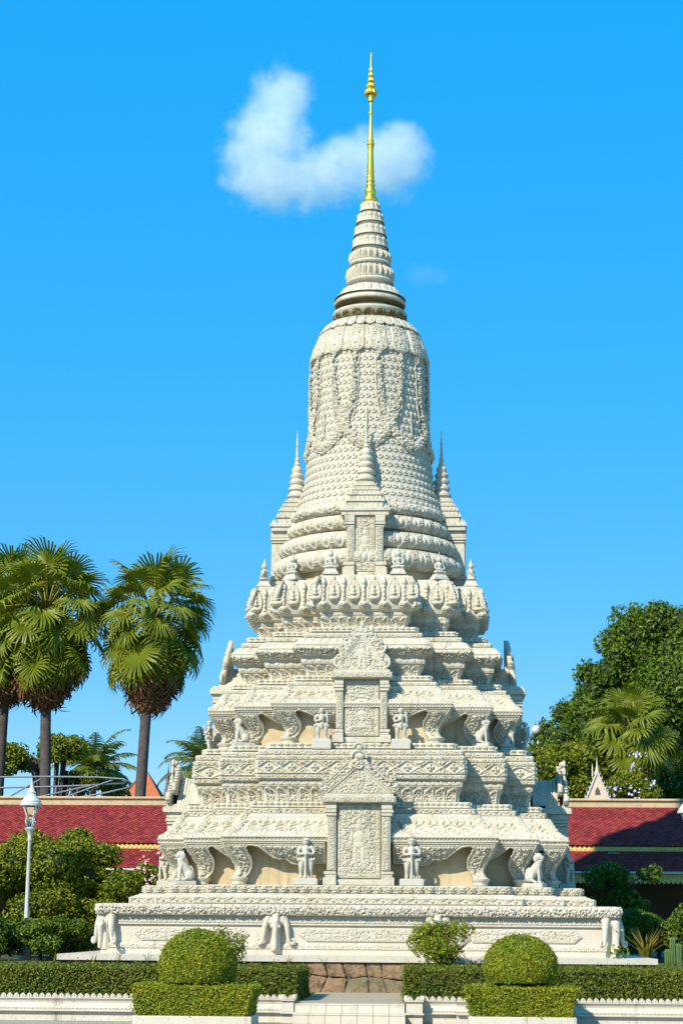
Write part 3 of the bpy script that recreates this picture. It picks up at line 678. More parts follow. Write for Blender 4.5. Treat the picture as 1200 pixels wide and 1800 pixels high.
# ---- bell (shaft) with overlapping scales, ribbons, swags and a collar of petals
DP = [(2.14,12.34),(2.19,12.45),(2.10,12.75),(2.02,12.95),(1.945,13.2),(1.90,13.5),(1.865,13.9),(1.83,14.3),(1.80,14.7),(1.775,15.2),(1.76,15.7),(1.755,16.4),(1.745,16.8),(1.715,17.1),(1.63,17.43),(1.48,17.80),(1.22,18.12),(1.0,18.32),(.9,18.4)]
DP = [(r-.065 if 12.6 < z < 17.9 else r-.03, z) for r, z in DP]
DZ = [p[1] for p in DP]; DR = [p[0] for p in DP]
def dome_r(z): return np.interp(z, DZ, DR)
mb = MB(); mb.lathe(DP, 128); bell = mb.build('bell', STONE, stupa, True)
def scale_unit():
    mb = MB(); out = [(-.5,0),(.5,0),(.5,-.58),(.27,-.90),(0,-1.0),(-.27,-.90),(-.5,-.58)]
    yf = lambda z: -.05-.16*(-z)
    V = [(x, yf(z), z) for x, z in out] + [(x, .25, z) for x, z in out]
    n = 7; mb.add(V, [(i, i+n, (i+1)%n+n, (i+1)%n) for i in range(1, n)], [tuple(range(n-1, -1, -1))])
    # boss with a raised ring and a little bud above
    q = 6; V = [(0.24*math.cos(2*PI*k/q), yf(-.52), -.52+.24*math.sin(2*PI*k/q)) for k in range(q)] + [(0.13*math.cos(2*PI*k/q), yf(-.52)-.16, -.52+.13*math.sin(2*PI*k/q)) for k in range(q)] + [(0, yf(-.52)-.2, -.52)]
    mb.add(V, [(k, (k+1)%q, q+(k+1)%q, q+k) for k in range(q)], [(q+k, q+(k+1)%q, 2*q) for k in range(q)])
    mb.add([(-.07, yf(-.16), -.2), (.07, yf(-.16), -.2), (0, yf(-.1), -.03), (0, yf(-.16)-.14, -.15)], [(0,1,3), (1,2,3), (2,0,3)])
    return mb
su = scale_unit(); sme = su.mesh('scale', STONE); SV = np.concatenate(su.v); SF = su.f
rows = []; z = 12.63
while z < 17.35: rows.append(z); z += .228
spots = []
for i, z in enumerate(rows):
    r = float(dome_r(z-.11)); n = 62; 
    for k in range(n):
        th = 2*PI*(k+.5*(i % 2))/n; spots.append((abs(((th+PI) % (2*PI))-PI), i, th, r, z))
spots.sort(key=lambda t: t[0]); stuff = MB()
for q, (_, i, th, r, z) in enumerate(spots):
    w = 2*PI*r/62*1.0; dr = float(dome_r(z)-dome_r(z-.25)); tilt = math.atan2(-dr, .25)
    M = Matrix.Rotation(th, 4, 'Z') @ Matrix.Translation((0, -float(dome_r(z)), z)) @ Matrix.Rotation(-tilt, 4, 'X') @ Matrix.Diagonal((w, .205, .245, 1))
    if q < 300:
        o = link('scale', sme, bell); o.matrix_local = M
    else:
        A = np.array(M); V = SV @ A[:3,:3].T + A[:3,3]
        stuff.v.append(V); [stuff.f.append(F+stuff.n) for F in SF]; stuff.n += len(V)
tag(stuff.build('scales', STONE, bell), kind='stuff')
# leafy garlands: small curled leaves set along a path on the bell
rng = np.random.default_rng(5)
LEAF = np.array([(-.5,0,0),(0,-.32,.10),(.5,0,0),(0,.55,-.02),(0,.05,.34),(0,-.55,0)])
LEAFF = np.array([(0,5,4),(5,2,4),(2,3,4),(3,0,4)])
def garland(mb, path, width, size, n):
    path = np.asarray(path, float)         # rows (theta, z)
    t = rng.random(n)*(len(path)-1); i = np.minimum(t.astype(int), len(path)-2); f = (t-i)[:,None]
    c = path[i]*(1-f)+path[i+1]*f; d = path[i+1]-path[i]
    off = rng.normal(0, .42, n)*width; r0 = dome_r(c[:,1]); ln = np.hypot(d[:,0]*r0, d[:,1])+1e-9
    th = c[:,0] + off*(d[:,1]/ln)/r0; z = c[:,1] - off*(d[:,0]*r0/ln); r = dome_r(z)+.055+.05*np.clip(1-(off/width)**2, 0, 1)
    a = rng.random(n)*2*PI; s = size*(.7+.6*rng.random(n))
    for k in range(n):
        x, y, zz = LEAF.T*s[k]; ca, sa = math.cos(a[k]), math.sin(a[k]); lx, lz, lo = x*ca-y*sa, x*sa+y*ca, zz
        rad = r[k]+lo+rng.normal(0, .012); tt = th[k]+lx/r[k]
        mb.add(np.stack([rad*np.sin(tt), -rad*np.cos(tt), z[k]+lz], 1), LEAFF)
rib = MB(); ztop = 17.15
for sg in (-1, 1):
    garland(rib, [(sg*.19, ztop), (sg*.185, 16.3), (sg*.16, 15.6), (sg*.09, 15.1), (0, 14.75)], .105, .085, 210)
    rr = [(sg*(.19+.065), ztop), (sg*(.185+.065), 16.3), (sg*.235, 15.6), (sg*.17, 15.05)]
    rib.tube([((dome_r(b)+.055)*math.sin(a), -(dome_r(b)+.055)*math.cos(a), b) for a, b in rr], .022, 6)
garland(rib, [(0,15.4),(0,14.7)], .17, .11, 90)
ribm = rib.mesh('leaf_ribbon', STONE); swag = MB(); h8 = PI/8
garland(swag, [(-h8, 14.80), (-h8*.75, 14.55), (-h8*.4, 14.32), (0, 14.22), (h8*.4, 14.32), (h8*.75, 14.55), (h8, 14.80)], .17, .11, 330)
swag.tube([((dome_r(b)+.06)*math.sin(a), -(dome_r(b)+.06)*math.cos(a), b) for a, b in ((-h8,14.62),(-h8*.75,14.38),(-h8*.4,14.14),(0,14.03),(h8*.4,14.14),(h8*.75,14.38),(h8,14.62))], .03, 6)
swag.tube([((dome_r(b)+.06)*math.sin(a), -(dome_r(b)+.06)*math.cos(a), b) for a, b in ((0,15.2),(0,14.9),(0,14.5))], .02, 6)
swagm = swag.mesh('leaf_swag', STONE)
for k in range(8):
    link('leaf_ribbon', ribm, bell, rot=(0,0,(k+.5)*PI/4)); link('leaf_swag', swagm, bell, rot=(0,0,k*PI/4))
# collar petals
def collar(w, L, pointed=False):
    mb = MB(); hw = w/2
    pl = [(-hw,0),(hw,0),(hw,-L+.45*w)] + [(hw*math.cos(a), -L+.45*w-(.55 if pointed else .45)*w*math.sin(a)) for a in np.linspace(0.25, PI-.25, 7)] + [(-hw,-L+.45*w)]
    def hf(x, z, d): return np.maximum(bump_(d-.03, .024)*.055, (d > .055)*np.maximum(.055*foliage(x, z, .085, 8), .06*figure_relief(x, z, 0, -L*.92, L*.62)))
    return mb, pl, hf
for (n, ph, w, z0, L, nm) in ((16, 0.5, .41, 17.92, .98, 'collar_petal'), (16, 0.0, .23, 17.90, .90, 'slim_collar_petal'), (32, .25, .27, 18.24, .36, 'heart_petal')):
    mb, pl, hf = collar(w, L, nm == 'heart_petal')
    ex = {'collar_petal': .07, 'slim_collar_petal': .02, 'heart_petal': .13}[nm]
    def place(x, z, h, z0=z0, L=L, ex=ex):
        # follow the curve of the shoulder
        zz = z0+z*.96; r = dome_r(zz)+ex+h; a = x/np.maximum(dome_r(np.maximum(zz, z0-L*.0)), 1.0)*np.clip(dome_r(zz)/1.62, .72, 1.0)
        return (r*np.sin(a), -r*np.cos(a), zz)
    plate(mb, pl, hf, .02, .013, place, back=-.06, edge=.02); me = mb.mesh(nm, STONE, True)
    for k in range(n): link(nm, me, bell, rot=(0,0,2*PI*(k+ph)/n))

# ---- stone spire
mb = MB(); mb.lathe([(.86,18.26),(.93,18.34),(1.04,18.46),(1.10,18.56),(1.115,18.60),(1.10,18.64),(.92,18.65),(.70,18.66),(.70,18.83),(1.04,18.87),(1.07,18.90),(1.075,18.95),(1.05,18.99),(.95,19.10),(.78,19.32),(.66,19.42),(.60,19.45),(.58,19.62),
                    (.55,20.2),(.48,20.6),(.42,21.1),(.34,21.5),(.27,21.85),(.22,22.2),(.1,22.22)], 72)
spire = mb.build('stone_spire', STONE, stupa, True)
mb = MB(); mb.lathe([(1.0,18.655),(.64,18.665),(.63,18.82),(1.045,18.862)], 72); mb.build('spire_neck', OLIVESTONE, spire, True)  # dark olive skin lining the gap between the two discs
mb = MB(); V, F = rev([(.88,18.29),(.94,18.345),(1.04,18.465),(1.09,18.545)], h_arch, .075, 220, .018, p=.34); mb.add(V, F); mb.build('lotus_underside', OLIVESTONE, spire, True)
mb = MB(); V, F = rev([(1.02,19.03),(.95,19.11),(.80,19.30),(.68,19.41)], h_petal, .08, 260, .016, p=.24); mb.add(V, F); mb.build('carved_cone', STONE, spire, True)
def spire_petal():
    mb = MB(); pl = [(-.5,0),(.5,0),(.46,.5),(.3,.8),(0,1.0),(-.3,.8),(-.46,.5)]
    def hf(x, z, d): return np.maximum(bump_(d-.1, .08)*.16, (d > .2)*.36*np.clip(1-(x/.26)**2, 0, 1))
    plate(mb, pl, hf, .05, .07, lambda x, z, h: (x, -h-.28*np.sin(np.clip(z, 0, 1)*2.6)+.32*z*z, z), back=-.1, edge=.08); return mb.mesh('spire_petal', STONE, True)
spm = spire_petal()
for (rb, zb, hh, n) in ((.62,19.66,.48,24), (.53,20.24,.40,20)):
    mb = MB(); mb.lathe([(rb-.04,zb-.12),(rb+.09,zb-.09),(rb+.11,zb-.05),(rb+.09,zb),(rb,zb+.02)], 48); mb.build('spire_ring', STONE, spire, True)
    for k in range(n):
        a = 2*PI*k/n; w = 2*PI*(rb+.04)/n*1.05
        o = link('spire_petal', spm, spire); o.matrix_local = Matrix.Rotation(a, 4, 'Z') @ Matrix.Translation((0, -(rb+.02), zb)) @ Matrix.Rotation(math.radians(-8), 4, 'X') @ Matrix.Diagonal((w, .22, hh, 1))
for (rb, zb, hh, n) in ((.49,20.72,.36,.19), (.435,21.12,.34,.17), (.365,21.54,.33,.16), (.265,21.92,.30,.13)):
    mb = MB(); mb.lathe([(rb-.07,zb-.10),(rb,zb-.085),(rb+.025,zb-.05),(rb+.01,zb-.01),(rb-.02,zb)], 40)
    V, F = rev([(rb,zb-.02),(rb+.01,zb+.08),(rb-.02,zb+hh*.6),(rb-.09,zb+hh*.86)], h_petal, .075, 170, .013, p=n); mb.add(V, F); mb.build('spire_ring', STONE, spire, True)
# ---- gilded finial
mb = MB(); mb.lathe([(.20,22.18),(.205,22.2),(.235,22.25),(.24,22.30),(.20,22.37),(.15,22.42),(.145,22.47),(.175,22.53),(.185,22.58),(.16,22.63),(.12,22.68),(.115,22.72),(.145,22.76),(.145,22.79),(.11,22.83),(.108,22.87),(.135,22.90),(.135,22.93),(.105,22.97),
                    (.105,23.0),(.125,23.03),(.125,23.06),(.10,23.10),(.113,23.13),(.08,23.98),(.098,24.0),(.098,24.03),(.085,24.06),(.118,24.10),(.118,24.15),(.085,24.19),(.10,24.23),(.085,24.27),(.066,24.32),(.042,25.05),(.04,25.08),(.07,25.12),(.072,25.16),(.045,25.2),(.032,25.24),(.03,25.52)], 24)
fin = mb.build('gilded_finial', GOLD, stupa, True)
mb = MB(); mb.lathe([(.03,25.5),(.085,25.53),(.09,25.60),(.075,25.66),(.10,25.72),(.05,25.75),(.045,26.0),(.04,26.3),(.03,26.6),(.02,26.85),(.005,27.17)], 20); mb.build('finial_stem', GOLD, fin, True)
for (r, z, h, n) in ((.185,25.74,.26,8),(.13,25.98,.20,8),(.095,26.18,.18,8),(.07,26.36,.17,6),(.05,26.53,.17,6)):
    for k in range(n):
        mb = MB() if k == 0 else mb
        a = 2*PI*k/n; c, s_ = math.cos(a), math.sin(a); sec = [(r*.95,z-.01),(r,z+.06*h/.26),(r*.86,z+h*.5),(r*.45,z+h*.85),(r*.3,z+h)]
        mb.tube([(c*q*.82, s_*q*.82, zz) for q, zz in sec], [r*.22,r*.34,r*.30,r*.16,r*.06], 8)
    mb.lathe([(r*.35,z+h),(r*.8,z+h*.55),(r*.78,z+h*.2),(r*.3,z+h*.1)], 16)
    mb.build('finial_crown', GOLD, fin, True)

# ---- four niche turrets round the drum
def turret_parts():
    y = -2.78; P = []; cy = -2.13
    mb = MB(); mb.box(-.46, .46, y+.10, -1.6, 10.15, 12.0); P.append(mb.mesh('turret_body', STONE))
    mb = MB(); panel(mb, -.275, .275, 10.30, 11.88, y+.07, s=.0095); mb.bbox(-.29, .29, y+.05, y+.15, 10.15, 10.29, .01); P.append(mb.mesh('niche_panel', STONE, True))
    for sd in (-1, 1):
        mb = MB()
        def bx(a, b, z0, z1, yy): mb.bbox(min(sd*a, sd*b), max(sd*a, sd*b), yy, y+.5, z0, z1, .01)
        bx(.29,.50,10.58,11.55,y); bx(.285,.62,10.15,10.40,y-.08); bx(.285,.56,10.40,10.46,y-.03); bx(.285,.60,10.46,10.56,y-.06)
        bx(.285,.54,11.55,11.60,y-.02); bx(.285,.57,11.62,11.69,y-.05); bx(.285,.56,11.70,11.88,y-.04)
        def hfp(x, z, d): return (d > .015)*.024*foliage(x, z, .07, 3)
        plate(mb, [(min(sd*.31, sd*.48), 10.6), (max(sd*.31, sd*.48), 10.6), (max(sd*.31, sd*.48), 11.53), (min(sd*.31, sd*.48), 11.53)], hfp, .01, .0105, flat_place(y), back=-.02, edge=.008)
        P.append(mb.mesh('turret_pilaster', STONE))
    mb = MB()
    def step(hw, z0, z1): mb.bbox(-hw, hw, cy-hw-.02, cy+hw, z0, z1, .012)
    step(.66,11.88,12.0); step(.70,12.0,12.10)
    def teeth(hw, z, n, s):
        for k in range(n):
            t = -hw+2*hw*(k+.5)/n
            for (a, b) in ((t, cy-hw-.0), (hw, cy+t), (-hw, cy+t)):
                mb.add([(a-s,b-s,z),(a+s,b-s,z),(a+s,b+s,z),(a-s,b+s,z),(a,b,z+s*3.2)], [(0,1,4),(1,2,4),(2,3,4),(3,0,4)])
    teeth(.64, 12.10, 9, .045); step(.50,12.10,12.30); step(.54,12.30,12.37); teeth(.50, 12.37, 8, .038)
    step(.44,12.37,12.50); step(.47,12.50,12.55); teeth(.44, 12.55, 7, .034); step(.37,12.55,12.66); step(.39,12.66,12.70); teeth(.36, 12.70, 6, .03); step(.30,12.7,12.80); step(.32,12.80,12.84); teeth(.29, 12.84, 5, .028); step(.22,12.84,12.95)
    P.append(mb.mesh('stepped_roof', STONE))
    mb = MB(); prof = [(.20,12.93)]
    for r, z in ((.285,13.03),(.255,13.24),(.23,13.44),(.20,13.63)):
        prof += [(r*.80,z-.06),(r,z-.01),(r,z+.05),(r*.78,z+.09)]
    prof += [(.13,13.75),(.15,13.80),(.155,13.86),(.10,13.95),(.075,13.97),(.10,14.01),(.07,14.05),(.06,14.12),(.08,14.15),(.05,14.2),(.045,14.27),(.055,14.30),(.037,14.33),(.03,14.62),(.038,14.65),(.024,14.69),(.004,15.08)]
    mb.lathe(prof, 24, (0, cy, 0)); P.append(mb.mesh('ringed_pinnacle', STONE, True))
    return P
for me in turret_parts(): four(me.name.split('.')[0], me, terrace)
# ------------------------------------------------------------------ statues (each a thing of its own)
def guardian_meshes(kind):
    """standing guard, one unit tall, looks to -y"""
    b = MB()
    b.ball((0,-.01,.905), (.082,.085,.085)); b.ball((0,-.085,.895), (.016,.02,.028), 8, 6); b.ball((0,-.06,.86), (.045,.035,.025))
    for s in (-1, 1): b.ball((s*.082,0,.89), (.018,.03,.045), 8, 6)
    b.tube([(0,0,.86),(0,0,.78)], [.05,.06]); b.tube([(0,0,.80),(0,-.005,.74),(0,-.01,.66),(0,-.005,.56),(0,0,.47)], [.07,.125,.125,.105,.125], 14, .8)
    for s in (-1, 1):
        b.ball((s*.135,0,.755), (.065,.06,.06))
        b.tube([(s*.10,.0,.46),(s*.115,-.015,.34),(s*.115,-.02,.24),(s*.12,.01,.12),(s*.125,0,.035)], [.085,.078,.062,.055,.042], 10)
        b.ball((s*.13,-.05,.025), (.045,.085,.028))
    b.ball((0,0,.46), (.165,.12,.09))
    if kind == 0:      # both hands resting on an upright club
        for s in (-1, 1):
            b.tube([(s*.155,0,.755),(s*.20,-.03,.665),(s*.185,-.07,.60),(s*.07,-.145,.605),(s*.015,-.17,.615)], [.052,.046,.042,.034,.03], 8)
            b.ball((s*.028,-.175,.61), (.035,.03,.03)); b.tube([(s*.13,-.05,.47),(s*.20,-.05,.46),(s*.235,-.04,.52)], [.06,.04,.012], 8)
            b.tube([(s*.05,-.185,.625),(s*.0,-.20,.60)], [.012,.012], 6)
        b.tube([(0,-.17,.65),(0,-.175,.60),(0,-.17,.30),(0,-.165,.0)], [.028,.024,.034,.045], 8)
        b.tube([(0,-.11,.52),(0,-.125,.36)], [.05,.03], 8)
    else:              # one hand at the waist, the other holding a short upright club
        b.tube([(-.155,0,.755),(-.215,-.02,.66),(-.19,-.06,.575),(-.08,-.13,.60),(-.03,-.14,.61)], [.052,.046,.042,.034,.03], 8); b.ball((-.03,-.145,.61), (.035,.03,.032))
        b.tube([(.155,0,.755),(.215,-.02,.66),(.215,-.07,.57),(.18,-.13,.60)], [.052,.046,.042,.035], 8); b.ball((.18,-.14,.60), (.036,.034,.036))
        b.tube([(.185,-.15,.50),(.18,-.145,.62),(.17,-.13,.86)], [.022,.028,.04], 8)
        for s in (-1, 1): b.tube([(s*.12,-.03,.47),(s*.21,-.04,.43),(s*.27,-.03,.47)], [.085,.055,.012], 8)
        b.tube([(0,-.11,.50),(0,-.12,.34)], [.055,.03], 8); b.ball((0,0,.42), (.20,.12,.07))
    body = fuse(b, .013, STATUE, 2)
    h = MB(); h.lathe([(.088,.925),(.096,.935),(.096,.955),(.085,.965),(.07,.985),(.035,1.0),(0,1.004)], 18, (0,-.005,0))
    head = h.mesh('headdress', STATUE, True)
    p = MB(); p.bbox(-.30,.30,-.21,.21,-.16,-.0,.015); p.bbox(-.27,.27,-.18,.18,-.001,.012,.004)
    return body, head, p.mesh('pedestal', STATUE)
GM = [guardian_meshes(0), guardian_meshes(1)]
def guardian(kind, loc, rz, h, label, ex=0.0):
    t = thing('guardian_statue', label, 'statue', loc, rz, 'guardian statues on the stupa', h)
    for nm, me in zip(('body', 'headdress', 'pedestal'), GM[kind]): link(nm, me, t, (0,0,.16+ex), scale=(1,1,(.16+ex)/.16 if nm == 'pedestal' else 1))
    return t
guardian(0, (-1.34,-5.50,1.712), 0, 1.02, 'stone guardian with hands on a club left of the lower carved door')
guardian(0, (1.34,-5.50,1.712), 0, 1.02, 'stone guardian with hands on a club right of the lower carved door')
guardian(1, (-1.04,-4.42,5.236), 0, .84, 'stone guardian holding a short club left of the upper carved door', .14)
guardian(1, (1.04,-4.42,5.236), 0, .84, 'stone guardian holding a short club right of the upper carved door', .14)
guardian(0, (-5.50,-1.34,1.712), -PI/2, 1.02, 'stone guardian seen sideways at the far left edge of the lower ledge')
guardian(0, (5.50,-1.34,1.712), PI/2, 1.02, 'shaded stone guardian seen sideways at the right edge of the lower ledge')
guardian(1, (-4.42,-1.04,5.236), -PI/2, .84, 'stone guardian in profile at the left edge of the upper ledge', .14)
guardian(1, (4.42,-1.04,5.236), PI/2, .84, 'shaded stone guardian in profile at the right edge of the upper ledge', .14)
def lion_meshes():
    """seated lion one unit tall looking to -y, sitting on a block"""
    b = MB()
    b.tube([(0,.20,.20),(0,.14,.32),(0,.03,.46),(0,-.06,.60),(0,-.08,.72)], [.17,.17,.155,.13,.12], 12)
    b.ball((0,-.09,.83), (.125,.13,.13)); b.tube([(0,-.10,.81),(0,-.19,.79),(0,-.25,.785)], [.10,.082,.06], 10)
    b.tube([(0,-.14,.735),(0,-.22,.72)], [.06,.045], 8); b.ball((0,-.25,.815), (.035,.03,.022), 8, 6)
    for s in (-1, 1):
        b.ball((s*.13,.20,.19), (.085,.155,.165)); b.tube([(s*.14,.12,.10),(s*.145,.0,.035),(s*.145,-.06,.03)], [.06,.045,.04], 8)
        b.tube([(s*.085,-.07,.52),(s*.09,-.11,.35),(s*.09,-.12,.18),(s*.09,-.12,.04)], [.075,.058,.048,.046], 8); b.ball((s*.09,-.15,.03), (.05,.075,.032))
        b.ball((s*.085,-.01,.93), (.03,.025,.045), 8, 6); b.ball((s*.055,-.195,.86), (.022,.02,.022), 8, 6)
        b.ball((s*.10,-.02,.78), (.06,.09,.12))
    b.tube([(0,.32,.10),(0,.37,.22),(0,.33,.40),(0,.24,.50)], [.04,.036,.032,.02], 8)
    body = fuse(b, .014, STATUE, 2)
    p = MB(); p.bbox(-.22,.22,-.27,.40,-.13,.0,.015); return body, p.mesh('pedestal', STATUE)
LM = lion_meshes()
def lion(loc, rz, h, label):
    t = thing('lion_statue', label, 'statue', loc, rz, 'seated lion statues on the stupa', h)
    link('body', LM[0], t, (0,0,.13)); link('pedestal', LM[1], t, (0,0,.13))
lion((-4.60,-4.58,1.712), -PI/2*.75, .80, 'seated stone lion facing left on the lower ledge')
lion((4.52,-4.58,1.712), PI/2*.75, .80, 'seated stone lion facing right on the lower ledge')
lion((-3.33,-3.25,5.422), -PI/2*.75, .70, 'seated stone lion facing left on the upper ledge')
lion((3.24,-3.25,5.422), PI/2*.75, .70, 'seated stone lion facing right on the upper ledge')
lion((3.98,-2.05,5.422), PI/2, .62, 'shaded seated lion in front of the upper right edge guardian')
def buddha_meshes():
    b = MB(); b.ball((0,-.02,.06), (.175,.125,.055)); 
    for s in (-1, 1):
        b.ball((s*.12,-.06,.05), (.075,.075,.045)); b.tube([(s*.10,0,.30),(s*.135,-.03,.20),(s*.11,-.08,.13),(s*.02,-.12,.14)], [.042,.036,.03,.026], 8); b.ball((s*.095,0,.30), (.045,.045,.04))
    b.tube([(0,0,.06),(0,0,.18),(0,0,.29),(0,0,.33),(0,0,.37)], [.10,.08,.115,.06,.04], 12, .8); b.ball((0,-.01,.435), (.078,.08,.085)); b.ball((0,-.075,.415), (.014,.02,.02), 6, 5)
    b.tube([(0,0,.48),(0,0,.54),(0,0,.59),(0,0,.70)], [.05,.042,.02,.004], 8)
    body = fuse(b, .011, STATUE, 2)
    p = MB(); p.bbox(-.25,.25,-.22,.22,0,.09,.01)
    p.add([(sx*w, sy*w*.85, z) for w, z in ((.235,.09),(.225,.13),(.165,.28),(.175,.32)) for sx, sy in ((-1,-1),(1,-1),(1,1),(-1,1))], [(4*k+j, 4*k+(j+1)%4, 4*k+4+(j+1)%4, 4*k+4+j) for k in range(3) for j in range(4)], [(12,13,14,15)])
    return body, p.mesh('lotus_pedestal', STATUE)
BM = buddha_meshes()
def statuette(x, y, rz, label, s=.80):
    t = thing('seated_statuette', label, 'statue', (x, y, 10.15), rz, 'seated statuettes along the lotus terrace', s)
    link('body', BM[0], t, (0,0,.22), scale=(1.28,1.28,1.2)); link('lotus_pedestal', BM[1], t, scale=(1.1,1.1,.70))
statuette(-.93,-2.95,0, 'seated stone statuette on the terrace just left of the middle turret')
statuette(.93,-2.95,0, 'seated stone statuette on the terrace just right of the middle turret')
statuette(-2.05,-2.10,-.5, 'seated stone statuette against the rings, second from the left edge of the terrace')
statuette(2.05,-2.10,.5, 'seated stone statuette against the rings, second from the right edge of the terrace')
statuette(-2.95,-.95,-PI/2, 'seated stone statuette at the left edge of the lotus terrace', .84)
statuette(2.95,-.95,PI/2, 'seated stone statuette at the right edge of the lotus terrace', .84)

# ------------------------------------------------------------------ ground, slab, retaining wall, steps
mb = MB(); mb.add([(-400,-7.2,-.30),(400,-7.2,-.30),(400,500,-.30),(-400,500,-.30)], [(0,1,2,3)])
GRASS = mat('lawn_soil', (0.035,0.060,0.012), 0.95, 0.2, 0.5, (0.075,0.065,0.03), bump=.5, bscale=8)
tag(mb.build('ground', GRASS), kind='structure')
mb = MB(); mb.add([(-400,-400,-1.25),(400,-400,-1.25),(400,-7.3,-1.25),(-400,-7.3,-1.25)], [(0,1,2,3)])
PAVE = mat('courtyard_paving', (0.30,0.275,0.235), 0.85, 0.2, 0.8, (0.36,0.33,0.28), bump=.2, bscale=6, stain=((.18,.16,.13), 2, .55, .8))
tag(mb.build('courtyard_paving', PAVE), kind='structure')
mb = MB()
for i in range(12): mb.bbox(-7.26+i*1.21, -7.26+(i+1)*1.21-.004, -7.30, -6.0, -.14, -.002, .002)
mb.box(-7.25, 7.24, -6.2, 7.25, -.14, -.004)
tag(mb.build('plinth_slab', MARBLE), kind='structure')
# rough stone footing under the slab
foot = thing('stone_footing', 'rough brown laterite stone footing under the slab, between the hedges', 'wall')
FOOT = mat('footing_mortar', (0.11,0.085,0.06), 0.95, .2, 4, (.17,.13,.09), bump=.6, bscale=20)
FST = [mat('footing_stone_a', (0.36,0.24,0.13), .95, .2, 7, (.22,.14,.08), bump=.9, bscale=14, stain=((.09,.075,.045), 4, .5, .7)),
       mat('footing_stone_b', (0.34,0.215,0.12), .95, .2, 7, (.23,.145,.085), bump=1, bscale=9, stain=((.07,.055,.035), 6, .46, .66)),
       mat('footing_stone_c', (0.26,0.20,0.115), .95, .2, 7, (.17,.145,.08), bump=.9, bscale=14, stain=((.07,.065,.04), 4, .5, .7))]
mb = MB(); mb.box(-7.2, 7.2, -7.18, -6.9, -1.2, -.14); mb.build('mortar_backing', FOOT, foot)
rs = random.Random(4); nx = 11; XS = [[-2.7+5.4*i/nx+rs.uniform(-.13,.13) for i in range(nx+1)] for r in range(3)]
ZS = [[(-.90,-.50,-.145)[r]+(rs.uniform(-.11,.11) if r == 1 else 0) for i in range(nx+1)] for r in range(3)]
for r in range(2):
    for i in range(nx):
        q = [(XS[r][i], ZS[r][i]), (XS[r][i+1], ZS[r][i+1]), (XS[r+1][i+1], ZS[r+1][i+1]), (XS[r+1][i], ZS[r+1][i])]
        cx, cz = sum(a for a, _ in q)/4, sum(b for _, b in q)/4; poly = []
        for k in range(4):
            (ax, az), (bx_, bz) = q[k], q[(k+1) % 4]
            for f in (.10, .36, .64, .90): poly.append((ax+(bx_-ax)*f+rs.uniform(-.014,.014), az+(bz-az)*f+rs.uniform(-.014,.014)))
        poly = [(cx+(a-cx)*.94, cz+(b-cz)*.93) for a, b in poly]; n = len(poly); d = rs.uniform(.02,.06); m = MB()
        inner = [(cx+(a-cx)*.88, cz+(b-cz)*.86) for a, b in poly]
        V = [(a, -7.185, b) for a, b in poly]+[(a, -7.185-d*.7, b) for a, b in poly]+[(a, -7.185-d-rs.uniform(-.008,.016), b) for a, b in inner]+[(cx, -7.185-d-.012, cz)]
        F = [(k, (k+1)%n, n+(k+1)%n, n+k) for k in range(n)]+[(n+k, n+(k+1)%n, 2*n+(k+1)%n, 2*n+k) for k in range(n)]
        m.add(V, F, [(2*n+k, 2*n+(k+1)%n, 3*n) for k in range(n)]); m.build('footing_stone', rs.choice(FST), foot)
# landing and steps
STEPM = mat('grey_stone_landing', (0.36,0.30,0.20), .95, .2, 1.5, (.43,.37,.26), spec=.1, bump=.2, bscale=12, stain=((.25,.22,.17), 3, .5, .8))
tag((lambda m: (m.box(-.92,1.32,-13.85,-7.15,-1.2,-.852), m.build('landing', STEPM))[1])(MB()), kind='structure')
steps = thing('garden_steps', 'low steps faced with cream tiles leading to the stupa', 'steps')
mb = MB(); mb.box(-.955,1.355,-14.20,-13.72,-1.245,-1.045); mb.box(-.935,1.335,-13.86,-13.70,-1.04,-.862); mb.build('step_core', STEPM, steps)
TILE = mat('cream_glazed_tile', (0.60,0.52,0.40), .35, .2, 3, (.66,.59,.48), stain=((.36,.28,.18), 3, .52, .80))
for (y, z0, z1, xa, xb) in ((-13.862,-1.04,-.868,-.935,1.335), (-14.202,-1.245,-1.062,-.955,1.355)):
    n = 7
    for k in range(n):
        m = MB(); x0 = xa+(xb-xa)*k/n; x1 = xa+(xb-xa)*(k+1)/n; m.bbox(x0+.005, x1-.005, y-.012, y+.01, z0+.004, z1-.003, .004); m.build('riser_tile', TILE, steps)
for (ya, yb, z, xa, xb) in ((-13.885,-13.45,-.862,-.935,1.335), (-14.225,-13.86,-1.05,-.955,1.355)):
    for k in range(7):
        m = MB(); x0 = xa+(xb-xa)*k/7; x1 = xa+(xb-xa)*(k+1)/7; m.bbox(x0+.004, x1-.004, ya, yb, z-.012, z+.012, .004); m.build('tread_tile', TILE, steps)
